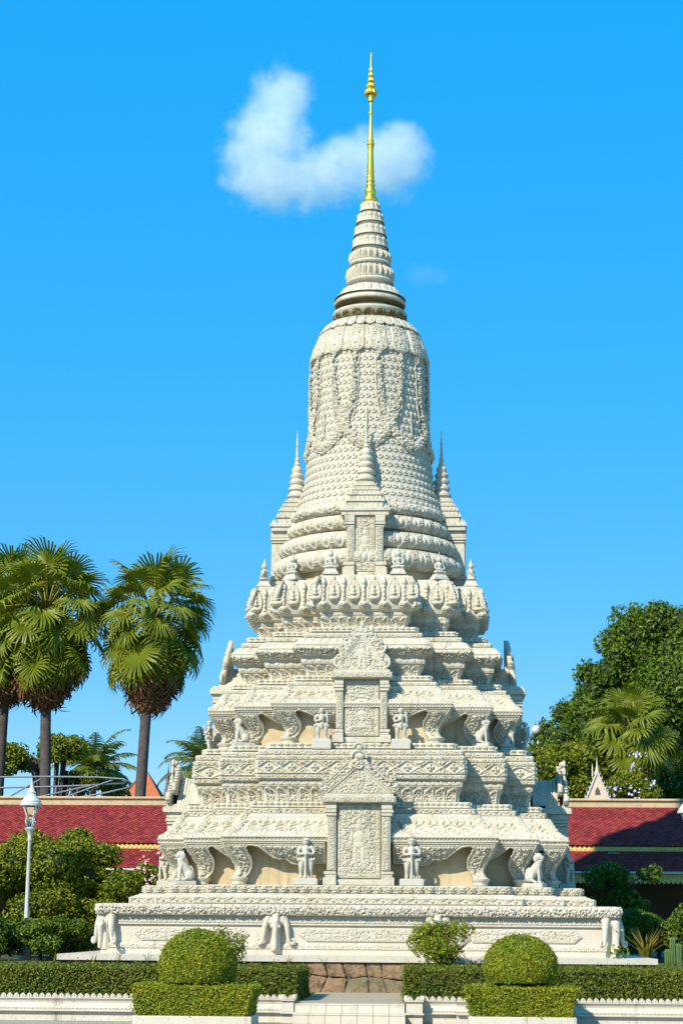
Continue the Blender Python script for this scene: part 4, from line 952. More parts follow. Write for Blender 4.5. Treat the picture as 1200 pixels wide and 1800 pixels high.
# low garden walls with a lotus crest
def crest_mesh():
    m = MB(); pl = [(-.066,0),(.066,0),(.064,.03),(.052,.06),(.028,.082),(0,.105),(-.028,.082),(-.052,.06),(-.064,.03)]
    def hf(x, z, d): return np.maximum(bump_(d-.012, .010)*.014, .018*bump_(np.hypot(x, z-.045), .026))
    plate(m, pl, hf, .03, .0085, flat_place(0), back=-.05, edge=.01); return m.mesh('crest_petal', MARBLE, True)
CRM = crest_mesh()
WALLG = 'garden walls with a lotus crest'
def garden_wall(xa, xb, label, y=-13.8):
    t = thing('garden_wall', label, 'wall', group=WALLG)
    m = MB(); m.box(xa, xb, y+.06, y+.30, -1.25, -.80); m.bbox(xa, xb, y-.06, y+.2, -1.055, -1.015, .01); m.box(xa, xb, y+.03, y+.25, -1.245, -1.055); m.bbox(xa, xb, y+.0, y+.3, -.80, -.775, .008)
    V, z = [], [(-1.01,.05),(-.97,.0),(-.93,.03),(-.88,.045),(-.84,.035),(-.80,.0)]
    m.add([(x, y+o, zz) for zz, o in z for x in (xa, xb)], [(2*k, 2*k+1, 2*k+3, 2*k+2) for k in range(5)]); m.build('wall_body', MARBLE, t)
    m = MB(); L = xb-xa; P = [(-1.01,.03),(-.96,.0),(-.925,.025)]
    PR, H = resample([(-1.012,0.0),(-.985,.025),(-.95,.0)], .009); nv = len(PR); nu = int(L/.010); u = np.linspace(0, L, nu)[None]; v = np.linspace(0, 1, nv)[:,None]
    h = .022*h_petal(u+0*v, v+0*u, L, H, .085); m.add(np.stack([xa+u+0*v, y-.0-PR[:,1][:,None]-h, PR[:,0][:,None]+0*u], -1), gridf(nu, nv)); m.build('petal_moulding', MARBLE, t, True)
    n = int(round(L/.134))
    for k in range(n): link('crest_petal', CRM, t, (xa+L*(k+.5)/n, y+.05, -.776))
garden_wall(-9.0, -1.98, 'low white garden wall with lotus crest at the left, running out of the picture')
garden_wall(2.4, 9.2, 'low white garden wall with lotus crest at the right, running out of the picture')
garden_wall(-1.98, -1.21, 'short recessed crested wall left of the steps', -13.55)
garden_wall(1.70, 2.4, 'short recessed crested wall right of the steps', -13.55)
def wall_end(xa, xb, label):
    t = thing('wall_end_block', label, 'wall', group='end blocks beside the steps'); y = -13.86
    m = MB(); m.bbox(xa, xb, y+.02, y+.5, -1.25, -1.06, .01); m.bbox(xa-.03, xb+.03, y-.05, y+.53, -1.06, -1.02, .01); m.bbox(xa, xb, y+.02, y+.5, -1.02, -.80, .01); m.bbox(xa-.02, xb+.02, y-.02, y+.52, -.80, -.776, .006); m.build('block', MARBLE, t)
    for k in range(2): link('crest_petal', CRM, t, (xa+(xb-xa)*(k+.5)/2, y+.03, -.776))
    for k in range(4): 
        for x, r in ((xa, -PI/2), (xb, PI/2)): link('crest_petal', CRM, t, (x, y+.07+k*.12, -.776), (0,0,r))
wall_end(-1.21, -.96, 'white crested end block at the left of the steps')
wall_end(1.36, 1.70, 'white crested end block at the right of the steps')
# soil behind walls
mb = MB(); mb.box(-9, -.93, -13.5, -7.2, -1.2, -.86); mb.box(1.33, 9.2, -13.5, -7.2, -1.2, -.86); tag(mb.build('planting_bed', GRASS), kind='structure')
# ------------------------------------------------------------------ foliage helpers
def leaves(mb, P, Nrm, size, rng, bend=.25, aspect=.55, jitter=.8):
    """diamond leaves at points P, facing roughly Nrm"""
    n = len(P); N_ = Nrm + rng.normal(0, jitter, (n,3)); N_ /= np.linalg.norm(N_, axis=1)[:,None]+1e-9
    A = rng.normal(0, 1, (n,3)); A -= N_*(A*N_).sum(1)[:,None]; A /= np.linalg.norm(A, axis=1)[:,None]+1e-9; B = np.cross(N_, A)
    s = (size*(.65+.7*rng.random(n)))[:,None]
    V = np.stack([P-A*s*.5, P+B*s*aspect*.5+N_*s*bend*.3, P+A*s*.5-N_*s*bend*.3, P-B*s*aspect*.5+N_*s*bend*.3], 1).reshape(-1,3)
    i = np.arange(n)[:,None]*4; mb.add(V, np.concatenate([i+np.array([0,1,2]), i+np.array([0,2,3])]))
def sphere_dirs(n, rng):
    d = rng.normal(0, 1, (n,3)); return d/np.linalg.norm(d, axis=1)[:,None]
def lumps(P, f, seed):
    return (np.sin(P[:,0]*f+seed)+np.sin(P[:,1]*f*1.13+seed*2.1)+np.sin(P[:,2]*f*.93+seed*.7)+np.sin((P[:,0]+P[:,2])*f*1.7+seed*3))/4
def crown(mb, clumps, n, size, rng, shell=.35, jitter=.8, cull=None):
    vol = np.array([c[3]*c[5] for c in clumps]); cnt = (n*vol/vol.sum()).astype(int)
    for c, k in zip(clumps, cnt):
        d = sphere_dirs(k*2, rng); r = (1-shell*rng.random(k*2)**1.6)
        P = d*np.array(c[3:6])*r[:,None]; R = float(np.mean(c[3:6]))
        lump = lumps(P+np.array(c[:3]), 5.2/R, c[0]*3+c[2]); P = P*(1+.16*lump)[:,None]
        keep = lumps(P+np.array(c[:3]), 9/R, c[0]+7)+.35*rng.normal(0, 1, len(P)) > -.22
        P, d = P[keep][:k], d[keep][:k]; P = P+np.array(c[:3])
        leaves(mb, P, d+np.array([0,0,.35]), size, rng, jitter=jitter)
def core_ball(mb, c, f=.74): mb.ball(c[:3], (c[3]*f, c[4]*f, c[5]*f), 14, 9)
def tree(name, label, cat, clumps, n, size, m, trunk, seed, group=None, core=.70, shell=.35, jitter=.8, tr=.2):
    rng = np.random.default_rng(seed); t = thing(name, label, cat, trunk, 0, group); T = np.array(trunk)
    cl = [(c[0]-T[0], c[1]-T[1], c[2]-T[2], *c[3:]) for c in clumps]
    mb = MB(); crown(mb, cl, n, size, rng, shell, jitter); cr = mb.build('crown', m, t)
    if core:
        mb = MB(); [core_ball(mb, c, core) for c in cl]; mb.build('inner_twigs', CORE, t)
    mb = MB(); top = np.mean([c[:3] for c in cl], 0)
    mb.tube([(0,0,-.2), tuple(top*.35), tuple(top*.8)], [tr*1.3, tr, tr*.6], 8)
    for c in cl: mb.tube([tuple(top*.4), tuple((top*.55+np.array(c[:3])*.45)), tuple(c[:3])], [tr*.55, tr*.35, tr*.12], 6)
    mb.build('trunk', BARK, t); return t
def hedge_box(name, label, x0, x1, y0, y1, z0, z1, n, size, m, seed, flare=0.0, group=None, cat='hedge', round_=.06):
    rng = np.random.default_rng(seed); t = thing(name, label, cat, ((x0+x1)/2, (y0+y1)/2, z0), 0, group)
    hx, hy, hz = (x1-x0)/2, (y1-y0)/2, z1-z0
    A = [(2*hx*hz, 0), (2*hx*hy, 1), (2*hy*hz, 2), (2*hy*hz, 3), (2*hx*hz*.5, 4)]; tot = sum(a for a, _ in A)
    mb = MB()
    for a, k in A:
        q = int(n*a/tot); u = rng.uniform(-1, 1, q); v = rng.random(q)
        if k in (0, 4): P = np.stack([u*hx, np.full(q, -hy if k == 0 else hy), v*hz], 1); Nn = np.tile([0, -1. if k == 0 else 1., .2], (q,1))
        elif k == 1: P = np.stack([u*hx, (v*2-1)*hy, np.full(q, hz)], 1); Nn = np.tile([0,0,1.], (q,1))
        else:
            s = -1 if k == 2 else 1; P = np.stack([np.full(q, s*hx), (u)*hy, v*hz], 1); Nn = np.tile([s*1.,0,.2], (q,1))
        if flare: P[:,:2] *= (1+flare*(P[:,2:]/hz-.5)*2*np.array([[1, 1]]))
        P += Nn*(rng.normal(0, .022, q)+.03*lumps(P, 7, seed)-.01)[:,None]
        leaves(mb, P, Nn, size, rng, jitter=.7)
        w = rng.random(len(P)) < .012; leaves(mb, P[w]+Nn[w]*rng.uniform(.03,.10,(int(w.sum()),1)), Nn[w], size*1.1, rng, jitter=.9)
    mb.build('foliage', m, t)
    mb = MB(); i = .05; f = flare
    mb.add([(s*(hx-i)*(1+f*g), w*(hy-i)*(1+f*g), zz) for zz, g in ((0, -1), (hz-i, 1)) for s, w in ((-1,-1),(1,-1),(1,1),(-1,1))], [(4,5,6,7),(0,1,5,4),(1,2,6,5),(2,3,7,6),(3,0,4,7)]); mb.build('inner_twigs', CORE, t); return t

# long hedges behind the walls
hedge_box('hedge', 'long clipped hedge at the left, behind the crested wall', -10.5, -1.0, -12.6, -9.0, -.86, -.19, 52000, .062, HEDGED, 11, group='long clipped hedges')
hedge_box('hedge', 'long clipped hedge at the right, behind the crested wall', 1.30, 10.5, -12.6, -9.0, -.86, -.17, 52000, .062, HEDGED, 12, group='long clipped hedges')
# planters with a clipped box and dome
def planter(x, y, w, d, label_box, label_hedge, label_dome, r, seed, ztop=-.42, zb=-.97, domeh=.68):
    t = thing('planter_box', label_box, 'planter', (x, y, -1.25), 0, 'white planter boxes')
    m = MB(); hw, hd = w/2, d/2; H = zb+1.25; th = .10
    m.bbox(-hw, hw, -hd, -hd+th, 0, H, .012); m.build('front_panel', MARBLE, t)
    m = MB(); m.bbox(-hw, hw, hd-th, hd, 0, H, .012); m.build('back_panel', MARBLE, t)
    for s in (-1, 1):
        m = MB(); m.bbox(s*(hw-th/2)-th/2, s*(hw-th/2)+th/2, -hd+th, hd-th, 0, H, .01); m.build('side_panel', MARBLE, t)
    m = MB(); m.box(-hw+th, hw-th, -hd+th, hd-th, H-.1, H-.05); m.build('soil', GRASS, t)
    hedge_box('clipped_box_hedge', label_hedge, x-hw+.03, x+hw-.03, y-hd+.04, y+hd-.04, zb-.02, ztop, 30000, .05, HEDGE, seed, flare=.055, group='box hedges in the planters')
    rng = np.random.default_rng(seed+50); t = thing('topiary_dome', label_dome, 'topiary', (x+.0, y, ztop-.03), 0, 'clipped topiary domes')
    n = 30000; dd = sphere_dirs(n*2, rng); dd = dd[dd[:,2] > -.45][:n]; P = dd*np.array([r, r, (domeh+.03)-.62*r+.0])
    P = dd*r; P[:,2] = P[:,2]*((domeh+.4)-.35)/r*.62 + .40
    P *= (1+.014*rng.normal(0, 1, len(P))+.014*lumps(P, 8, seed))[:,None]; P[:,2] = np.maximum(P[:,2], 0)
    mb = MB(); leaves(mb, P, dd, .05, rng, jitter=.65); w = rng.random(len(P)) < .012; leaves(mb, P[w]+dd[w]*rng.uniform(.02,.08,(int(w.sum()),1)), dd[w], .055, rng, jitter=.9); mb.build('foliage', HEDGE, t)
    mb = MB(); mb.ball((0,0,.40), (r*.93, r*.93, (domeh+.05)*.62*.93), 24, 14); mb.box(-r*.86, r*.86, -r*.86, r*.86, -.0, .3) if False else None; mb.build('inner_twigs', CORE, t)
planter(-2.66, -16.3, 2.27, 1.5, 'white planter box at the left holding a clipped hedge', 'clipped square hedge in the left white planter', 'clipped green dome rising from the left square hedge', .74, 21, domeh=1.04)
planter(3.66, -15.4, 2.08, 1.4, 'white planter box at the right holding a clipped hedge', 'clipped square hedge in the right white planter', 'clipped green dome rising from the right square hedge', .71, 22, domeh=.94)
# loose shrubs in front of the plinth
def shrub(name, label, c, r, n, size, m, seed, group=None, stems=7, core=0, cat='shrub', gap=.0):
    rng = np.random.default_rng(seed); t = thing(name, label, cat, (c[0], c[1], c[2]-r[2]*1.05), 0, group)
    z0 = r[2]*1.05; cl = []
    for k in range(9):
        d = sphere_dirs(1, rng)[0]*np.array(r)*.55; cl.append((d[0], d[1], z0+d[2], r[0]*.5, r[1]*.5, r[2]*.5))
    mb = MB(); crown(mb, cl, n, size, rng, .7, 1.0); mb.build('crown', m, t)
    mb = MB()
    for k in range(stems):
        d = sphere_dirs(1, rng)[0]; mb.tube([(d[0]*.06, d[1]*.06, -.1), (d[0]*r[0]*.35, d[1]*r[1]*.35, z0*.55), (d[0]*r[0]*.75, d[1]*r[1]*.7, z0+abs(d[2])*r[2]*.5)], [.022,.016,.006], 5)
    mb.build('stems', BARK, t)
    if core: mb = MB(); mb.ball((0,0,z0), (r[0]*core, r[1]*core, r[2]*core)); mb.build('inner_twigs', CORE, t)
    return t
shrub('loose_shrub', 'loose rounded shrub before the plinth, right of the steps', (2.15,-8.45,.38), (.93,.5,.55), 10000, .062, HEDGE, 31, 'loose shrubs by the plinth', 12)
shrub('loose_shrub', 'sparse twiggy shrub peeping up behind the left dome', (-2.95,-8.45,.26), (.50,.4,.55), 1500, .06, LEAFM, 32, 'loose shrubs by the plinth', 12)
# weeds on the slab edge
rng = np.random.default_rng(3)
def grass_tuft(name, label, c, n, h, m, spread=.1, w=.012, cat='plant', group=None):
    t = thing(name, label, cat, c, 0, group); mb = MB()
    for k in range(n):
        a = rng.random()*2*PI; l = h*(.6+.6*rng.random()); b = spread*(.4+rng.random()); d = (math.cos(a), math.sin(a))
        pts = [(d[0]*.02, d[1]*.02, 0), (d[0]*b*.5, d[1]*b*.5, l*.6), (d[0]*b*1.3, d[1]*b*1.3, l*(.9+.1*rng.random()))]
        V = []
        for p, ww in zip(pts, (w, w*.9, w*.1)): V += [(p[0]-d[1]*ww, p[1]+d[0]*ww, p[2]), (p[0]+d[1]*ww, p[1]-d[0]*ww, p[2])]
        mb.add(V, [(0,1,3,2),(2,3,5,4)])
    mb.build('blades', m, t); return t
for k, (x, h) in enumerate(((-6.35,.34),(-5.75,.30),(-5.05,.36),(-1.6,.26),(-.75,.24),(-7.3,.28))):
    grass_tuft('weed', ('tall grass blades below the left corner elephant','thin grass blades on the slab near the left corner','tall grass blades before the left cartouche','thin grass blades on the slab left of the steps','small grass blades on the slab above the stone footing','grass blades at the far left end of the slab')[k], (x,-7.33,-.2), 6, h, LEAFM, .14, .008, group='weeds along the slab')
grass_tuft('ornamental_grass', 'yellowing strap-leaved clump beyond the right end of the slab', (7.75,.3,-.3), 46, .95, LEAFY, .45, .03)
shrub('small_vine', 'little green vine sprig at the right corner of the plinth', (6.35,-7.0,.15), (.32,.12,.2), 60, .10, LEAFM, 35, stems=3)
t = thing('cactus', 'green columnar cactus at the right picture edge', 'cactus', (8.45,-.2,-.3)); CACT = mat('cactus_skin', (.06,.13,.03), .6, .2, 6, (.11,.17,.05))
for (dx, h) in ((0,.78),(.17,.60),(-.15,.45)):
    mb = MB(); pr = [(.07,0),(.085,.1),(.085,h-.08),(.05,h-.01),(0,h)]; n = 20; V = []
    for r, z in pr:
        for k in range(n): V.append((dx+r*(1 if k % 2 else .72)*math.cos(2*PI*k/n), r*(1 if k % 2 else .72)*math.sin(2*PI*k/n), z))
    mb.add(V, [(i*n+k, i*n+(k+1)%n, (i+1)*n+(k+1)%n, (i+1)*n+k) for i in range(4) for k in range(n)]); mb.build('stem', CACT, t)

# ------------------------------------------------------------------ gallery behind (two tiers of red tiles)
gal = thing('gallery', 'long gallery with two red tiled roofs and yellow fringed eaves behind the stupa', 'building')
GX0, GX1 = -34., 34.
def tile_roof(y0, z0, y1, z1, name):
    """overlapping tiles from eave (y0,z0) up to (y1,z1)"""
    rows = int(round(math.hypot(y1-y0, z1-z0)/.105)); nx = int((GX1-GX0)/.17); rng = np.random.default_rng(8)
    sl = np.array([y1-y0, z1-z0]); ln = np.hypot(*sl); e = sl/ln; nn = np.array([-e[1], e[0]]); mb = MB()
    step = ln/rows
    for r in range(rows):
        x = GX0+(np.arange(nx)+.5*(r % 2))*.17; k = len(x); s0 = r*step-.035; s1 = (r+1)*step+.02
        def P(dx, s, lift): 
            jit = rng.normal(0, .003, k); return np.stack([x+dx, y0+e[0]*s+nn[0]*(lift+jit), z0+e[1]*s+nn[1]*(lift+jit)], 1)
        V = np.stack([P(0.008, s0+.045, .030), P(.085, s0, .036), P(.162, s0+.045, .030), P(.162, s1, .004), P(.008, s1, .004), P(.085, s0, .0), P(.008, s0+.045, .0), P(.162, s0+.045, .0)], 1).reshape(-1,3)
        i = np.arange(k)[:,None]*8
        mb.add(V, np.concatenate([i+np.array([0,1,3,4]), i+np.array([6,5,1,0]), i+np.array([5,7,2,1])]), i+np.array([1,2,3]))
    o = mb.build(name, REDTILE, gal); tag(o, kind='stuff'); return o
tile_roof(14.8, 3.56, 17.9, 5.20, 'roof_tiles'); tile_roof(12.9, 2.62, 14.9, 3.36, 'lower_roof_tiles')
mb = MB(); mb.box(GX0, GX1, 17.6, 18.2, 5.08, 5.32); mb.bbox(GX0, GX1, 17.52, 18.3, 5.30, 5.40, .03); mb.build('ridge_coping', BEIGECOPE, gal)
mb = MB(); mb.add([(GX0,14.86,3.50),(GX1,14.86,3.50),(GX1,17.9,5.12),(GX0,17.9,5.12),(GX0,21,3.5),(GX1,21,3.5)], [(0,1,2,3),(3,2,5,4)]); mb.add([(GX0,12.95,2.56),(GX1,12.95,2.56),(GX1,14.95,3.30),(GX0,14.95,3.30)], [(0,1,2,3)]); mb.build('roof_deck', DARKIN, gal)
def fringe(y, z0, z1, name):
    mb = MB(); n = int((GX1-GX0)/.16); mb.box(GX0, GX1, y, y+.08, z0+.10, z1)
    x = GX0+np.arange(n)*.16; z = np.zeros(n)
    V = np.stack([np.stack([x+a, np.full(n, y-.002+b), np.full(n, c)], 1) for a, b, c in ((0.005,0,z0+.12),(.155,0,z0+.12),(.14,0,z0+.06),(.08,0,z0),(.02,0,z0+.06),(.005,.04,z0+.12),(.155,.04,z0+.12),(.14,.04,z0+.06),(.08,.04,z0),(.02,.04,z0+.06))], 1).reshape(-1,3)
    i = np.arange(n)[:,None]*10; mb.add(V, i+np.array([0,4,3,2,1]), i+np.array([4,9,8,3]), i+np.array([3,8,7,2]))
    V = np.stack([np.stack([x+a, np.full(n, y-b), np.full(n, c)], 1) for a, b, c in ((.03,.0,z0+.17),(.13,0,z0+.17),(.08,.03,z0+.22),(.03,0,z0+.27),(.13,0,z0+.27))], 1).reshape(-1,3); i = np.arange(n)[:,None]*5
    mb.add(V, np.concatenate([i+np.array([0,1,2]), i+np.array([1,4,2]), i+np.array([4,3,2]), i+np.array([3,0,2])])); tag(mb.build(name, YELLOW, gal), kind='stuff')
fringe(14.86, 3.20, 3.52, 'eave_fringe'); fringe(12.96, 2.17, 2.52, 'lower_eave_fringe')
mb = MB(); mb.box(GX0, GX1, 12.80, 12.93, 2.53, 2.60); mb.build('gutter', WHITEP, gal)
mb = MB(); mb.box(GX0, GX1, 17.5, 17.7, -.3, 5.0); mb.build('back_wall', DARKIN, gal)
for k in range(12):
    m = MB(); x = -31+k*5.6; m.bbox(x-.22, x+.22, 14.6, 15.04, -.3, 3.3, .03); m.build('column', mat('gallery_column', (.45,.36,.2), .9), gal)
mb = MB(); mb.box(GX0, GX1, 13.2, 17.5, -.29, .12); mb.build('gallery_floor', STEPM, gal)

# ------------------------------------------------------------------ lamp posts
LGLASS = mat('lantern_glass', (.85,.88,.88), .06); LGLASS.node_tree.nodes['Principled BSDF'].inputs['Transmission Weight'].default_value = 1.0; LGLASS.node_tree.nodes['Principled BSDF'].inputs['IOR'].default_value = 1.08
def lamp(x, y, label, h=1.0):
    t = thing('lamp_post', label, 'street lamp', (x, y, -.3), 0, 'white lamp posts', h)
    m = MB(); m.lathe([(.20,0),(.20,.25),(.15,.3),(.13,.7),(.15,.74),(.10,.8),(.07,1.0),(.048,3.55),(.075,3.6),(.05,3.65),(.075,3.75),(.10,3.85),(.16,3.9),(.17,3.94),(.10,3.97)], 20); m.build('post', WHITEP, t, True)
    m = MB()
    for q in range(4):
        a = PI/4+q*PI/2; c, s = math.cos(a), math.sin(a); m.tube([(c*.10, s*.10, 3.97), (c*.17, s*.17, 4.15), (c*.13, s*.13, 4.3), (c*.24, s*.24, 4.55), (c*.26, s*.26, 4.62)], [.03,.026,.024,.026,.03], 6)
    m.build('lantern_frame', WHITEP, t, True)
    m = MB(); m.lathe([(.06,3.98),(.10,4.02),(.16,4.30),(.18,4.60)], 12); m.build('lantern_glass', LGLASS, t, True)
    m = MB(); m.lathe([(.24,4.60),(.34,4.63),(.345,4.70),(.30,4.73),(.31,4.77),(.24,4.83),(.23,4.87),(.16,4.93),(.13,5.0),(.15,5.03),(.10,5.08),(.085,5.15),(.055,5.2),(.06,5.24),(.03,5.3),(.0,5.5)], 20); m.build('lantern_cap', WHITEP, t, True)
lamp(-9.66, .1, 'white lamp post with lantern rising from the leafy bush at the left', .93)
lamp(9.52, 4.0, 'white lamp post lantern cut by the right picture edge', .95)

# ------------------------------------------------------------------ palms
def fan_mesh(name, m, seed, nseg=30, droop=.25, spread=300, ragged=.14):
    rg = np.random.default_rng(seed); mb = MB(); half = math.radians(spread)/2
    for k in range(nseg):
        th = -half+2*half*(k+.5)/nseg; dl = half/nseg; L = (1-.12*abs(th)/half)*(1-ragged*rg.random()); rm = .44*L; tip_d = droop*(.7+.6*rg.random())
        def pt(r, a, lift): 
            return (r*math.sin(a), r*math.cos(a), lift - droop*.35*r*r + .18*r*abs(math.sin(a)))
        a0, a1 = th-dl, th+dl; tw = rg.normal(0, .03)
        V = [pt(.03,a0,0), pt(.03,a1,0), pt(rm,a0,0), pt(rm,th,.035), pt(rm,a1,0), pt(.86*L,th-dl*.45+tw,-tip_d*.35), pt(.86*L,th+dl*.45+tw,-tip_d*.35), pt(L,th+tw*2,-tip_d)]
        mb.add(V, [(0,1,3,2) if False else (0,3,3,2)] if False else [(2,3,6,5)], [(0,3,2), (0,1,3), (1,4,3), (3,4,6), (5,6,7)])
    return mb.mesh(name, m)
FAN = [fan_mesh('frond', PALMG, s, droop=.22+.08*s) for s in range(3)]; FANB = [fan_mesh('dead_frond', PALMB, 9+s, 20, .5, 260, .4) for s in range(2)]
def fan_palm(base, top, label, R, nf, nd, seed, group, tr=.24, pet=1.25, lowest=-45, skirt=True):
    rg = random.Random(seed); t = thing('fan_palm', label, 'palm tree', base, 0, group); T = Vector(top)-Vector(base)
    m = MB(); m.tube([(0,0,-.3), tuple(T*.3+Vector((.05,0,0))), tuple(T*.65), tuple(T)], [tr*1.25, tr, tr*.95, tr*.85], 12); m.build('trunk', BARK, t, True)
    st = MB()
    def put(el, az, L, sc, meshes, name, stalk=True, down=0.0):
        d = Vector((math.cos(el)*math.cos(az), math.cos(el)*math.sin(az), math.sin(el))); p0 = T+Vector((0,0,.1-down)); p1 = p0+d*L*.6; p2 = p0+d*L-Vector((0,0,.10*L*math.cos(el)))
        if stalk: st.tube([tuple(p0), tuple(p1), tuple(p2)], [.05,.035,.026], 5)
        dd = (p2-p1).normalized(); yv = (dd+Vector((0,0,-.25 if el < .9 else 0))).normalized(); 
        side = Vector((-math.sin(az), math.cos(az), 0)); nrm = side.cross(yv).normalized(); nrm = -nrm if nrm.z < -.2 else nrm
        # leaves turn partly edge-on at random
        nrm = (nrm+Vector((rg.uniform(-.6,.6), rg.uniform(-.6,.6), rg.uniform(-.3,.3)))).normalized(); xv = yv.cross(nrm).normalized(); nrm = xv.cross(yv)
        o = link(name, rg.choice(meshes), t); M = Matrix((xv, yv, nrm)).transposed().to_4x4(); M.translation = p2-yv*.05
        o.matrix_local = M @ Matrix.Diagonal((sc, sc, sc, 1))
    for k in range(nf):
        f = (k+.5)/nf; el = math.radians(82+(lowest-82)*f**.85); az = k*2.39996+rg.uniform(-.2,.2); put(el, az, pet*rg.uniform(.85,1.15)*(1 if el > -.4 else 1.05), R*rg.uniform(.85,1.12), FAN, 'frond')
    for k in range(nd):
        f = (k+rg.random())/nd; drop = .2+2.6*f*(1 if skirt else .3); az = k*2.39996+rg.uniform(-.3,.3); el = math.radians(rg.uniform(-60,-38)-20*f)
        put(el, az, pet*(1.25-.85*f)*rg.uniform(.8,1.1), R*rg.uniform(.8,1.0)*(1-.15*f), FANB if f > .30 else FAN, 'dead_frond', stalk=False, down=drop)
    st.build('leaf_stalks', STALK, t, True)
PG = 'tall fan palms at the left'
fan_palm((-10.35,22,-.3), (-9.68,22,13.0), 'fan palm nearest the stupa with brown skirt of dead fronds', 1.25, 40, 80, 1, PG, .23, 1.75, lowest=-62)
fan_palm((-13.75,22,-.3), (-14.1,22.0,13.2), 'fan palm with brown skirt, second from the stupa', 1.3, 42, 80, 2, PG, .23, 1.9, lowest=-62)
fan_palm((-16.5,24,-.3), (-16.1,24,13.6), 'fan palm at the left picture edge, its crown partly cut off', 1.32, 40, 72, 3, PG, .25, 1.9, lowest=-62)
fan_palm((10.1,26,-.3), (10.12,26,8.5), 'lower fan palm in front of the big dark tree at the right', 1.15, 32, 5, 4, None, .2, 1.35, lowest=-50, skirt=False)
FEATHER = mat('feather_palm_leaf', (0.13,0.19,0.02), .5, .25, .5, (.22,.24,.03), trans=.35)
def coconut(base, top, label, L, n, seed, group):
    rg = random.Random(seed); t = thing('feather_palm', label, 'palm tree', base, 0, group); T = Vector(top)-Vector(base)
    m = MB(); m.tube([(0,0,-.3), tuple(T*.5+Vector((.15,0,0))), tuple(T)], [.2,.15,.12], 8); m.build('trunk', BARK, t, True)
    for k in range(n):
        el = math.radians(78-95*(k+.5)/n); az = k*2.39996+rg.uniform(-.2,.2); l = L*rg.uniform(.85,1.1); m = MB(); P = []
        for q in range(9):
            f = q/8; e = el-f*f*1.25; P.append((P[-1] if P else T) + (Vector((math.cos(e)*math.cos(az), math.cos(e)*math.sin(az), math.sin(e)))*l/8 if P else Vector((0,0,0))))
        m.tube([tuple(p) for p in P], [.035,.032,.028,.024,.02,.016,.012,.009,.005], 5)
        for q in range(46):
            f = .10+.90*q/46*.98; i = min(int(f*8), 7); p = P[i].lerp(P[i+1], f*8-i); d = (P[i+1]-P[i]).normalized(); side = d.cross(Vector((0,0,1))).normalized()
            ll = .62*math.sin(min(1, f*1.1+.12)*PI*.86+.25)*(L/2.4)+.1
            for s in (-1, 1):
                tip = p+side*s*ll*.85+d*ll*.45-Vector((0,0,ll*rg.uniform(.25,.6))); md = p.lerp(tip, .5)+Vector((0,0,.04)); w = d*.028
                m.add([tuple(p-w), tuple(p+w), tuple(md+w), tuple(md-w), tuple(tip)], [(0,1,2,3)], [(3,2,4)])
        m.build('frond', FEATHER, t)
coconut((-16.2,45,-.3), (-16.2,45,8.6), 'feathery palm behind the gallery ridge between two fan palm trunks', 3.0, 22, 5, 'feathery palms behind the gallery')
coconut((-10.3,45,-.3), (-10.3,45,8.8), 'feathery palm peeping out at the left flank of the stupa', 3.0, 22, 6, 'feathery palms behind the gallery')

# ------------------------------------------------------------------ trees and bushes
rngc = random.Random(2)
def blob(cx, cy, cz, R, k, f=.55, flat=.8):
    out = []
    for q in range(k):
        a = rngc.uniform(0, 2*PI); e = rngc.uniform(-.6,1.2); d = rngc.uniform(.45,.75)*R
        out.append((cx+d*math.cos(a)*math.cos(e), cy+d*math.sin(a)*math.cos(e), cz+d*math.sin(e)*flat, R*f*rngc.uniform(.75,1.15), R*f, R*f*rngc.uniform(.65,.95)))
    return out
big = blob(12.6, 32, 10.0, 4.2, 14, .45) + blob(9.9, 31.5, 10.0, 2.6, 8, .5) + blob(12.2, 32, 13.2, 2.6, 8, .5) + blob(8.2, 31, 8.2, 2.0, 7, .55) + blob(14.5, 31, 6.5, 3.6, 8, .55) + blob(10.6,31,6.6,2.6,6,.6) + blob(9.1,31.3,10.4,1.5,6,.6) + blob(10.7,31.5,12.9,1.5,6,.6) + blob(7.0,30.6,8.6,1.1,5,.6) + blob(9.3,31.4,11.7,1.2,6,.6) + blob(8.2,31,9.8,1.1,5,.6) + blob(11.6,31.5,14.3,1.2,5,.6)
tree('big_tree', 'large dark green tree rising behind the right gallery roof', 'tree', big, 110000, .19, LEAFD, (12.4,33,-.3), 41, tr=.45, core=.66, shell=.5)
tree('mid_tree', 'lighter green tree just right of the stupa behind the gallery', 'tree', blob(7.1, 25, 6.6, 1.7, 9, .6) + blob(8.6, 26, 6.0, 1.3, 6, .6) + blob(6.0,25,6.0,1.1,5,.6), 30000, .17, LEAFM, (7.2,25.5,-.3), 42, tr=.2, core=.66)
t = tree('flowering_shrub', 'shrub with pale lilac flowers below the right fan palm', 'shrub', blob(9.7, 22.5, 5.7, 1.15, 8, .6) + blob(10.5, 22.5, 5.4, .8, 4, .6), 12000, .13, LEAFM, (9.7,22.8,-.3), 43, tr=.12, core=.5)
LILAC = mat('lilac_petal', (.55,.50,.75), .6, island=.2); PINK = mat('pink_petal', (.75,.42,.45), .6, island=.25)
def flowers(t, cs, rad, n, size, m, seed):
    rg = np.random.default_rng(seed); mb = MB(); T = np.array(t.location)
    for c in cs:
        P = np.array(c)-T+rg.normal(0, rad, (n,3)); leaves(mb, P, np.tile([0,-1.,.4], (n,1)), size, rg, aspect=.9, jitter=.6)
    tag(mb.build('flowers', m, t), kind='stuff')
flowers(t, [(9.85,21.3,7.35),(9.6,21.3,6.9),(9.0,21.3,6.0),(10.3,21.3,6.3),(9.7,21.3,5.9),(8.5,21.5,5.9)], .14, 13, .10, LILAC, 1)
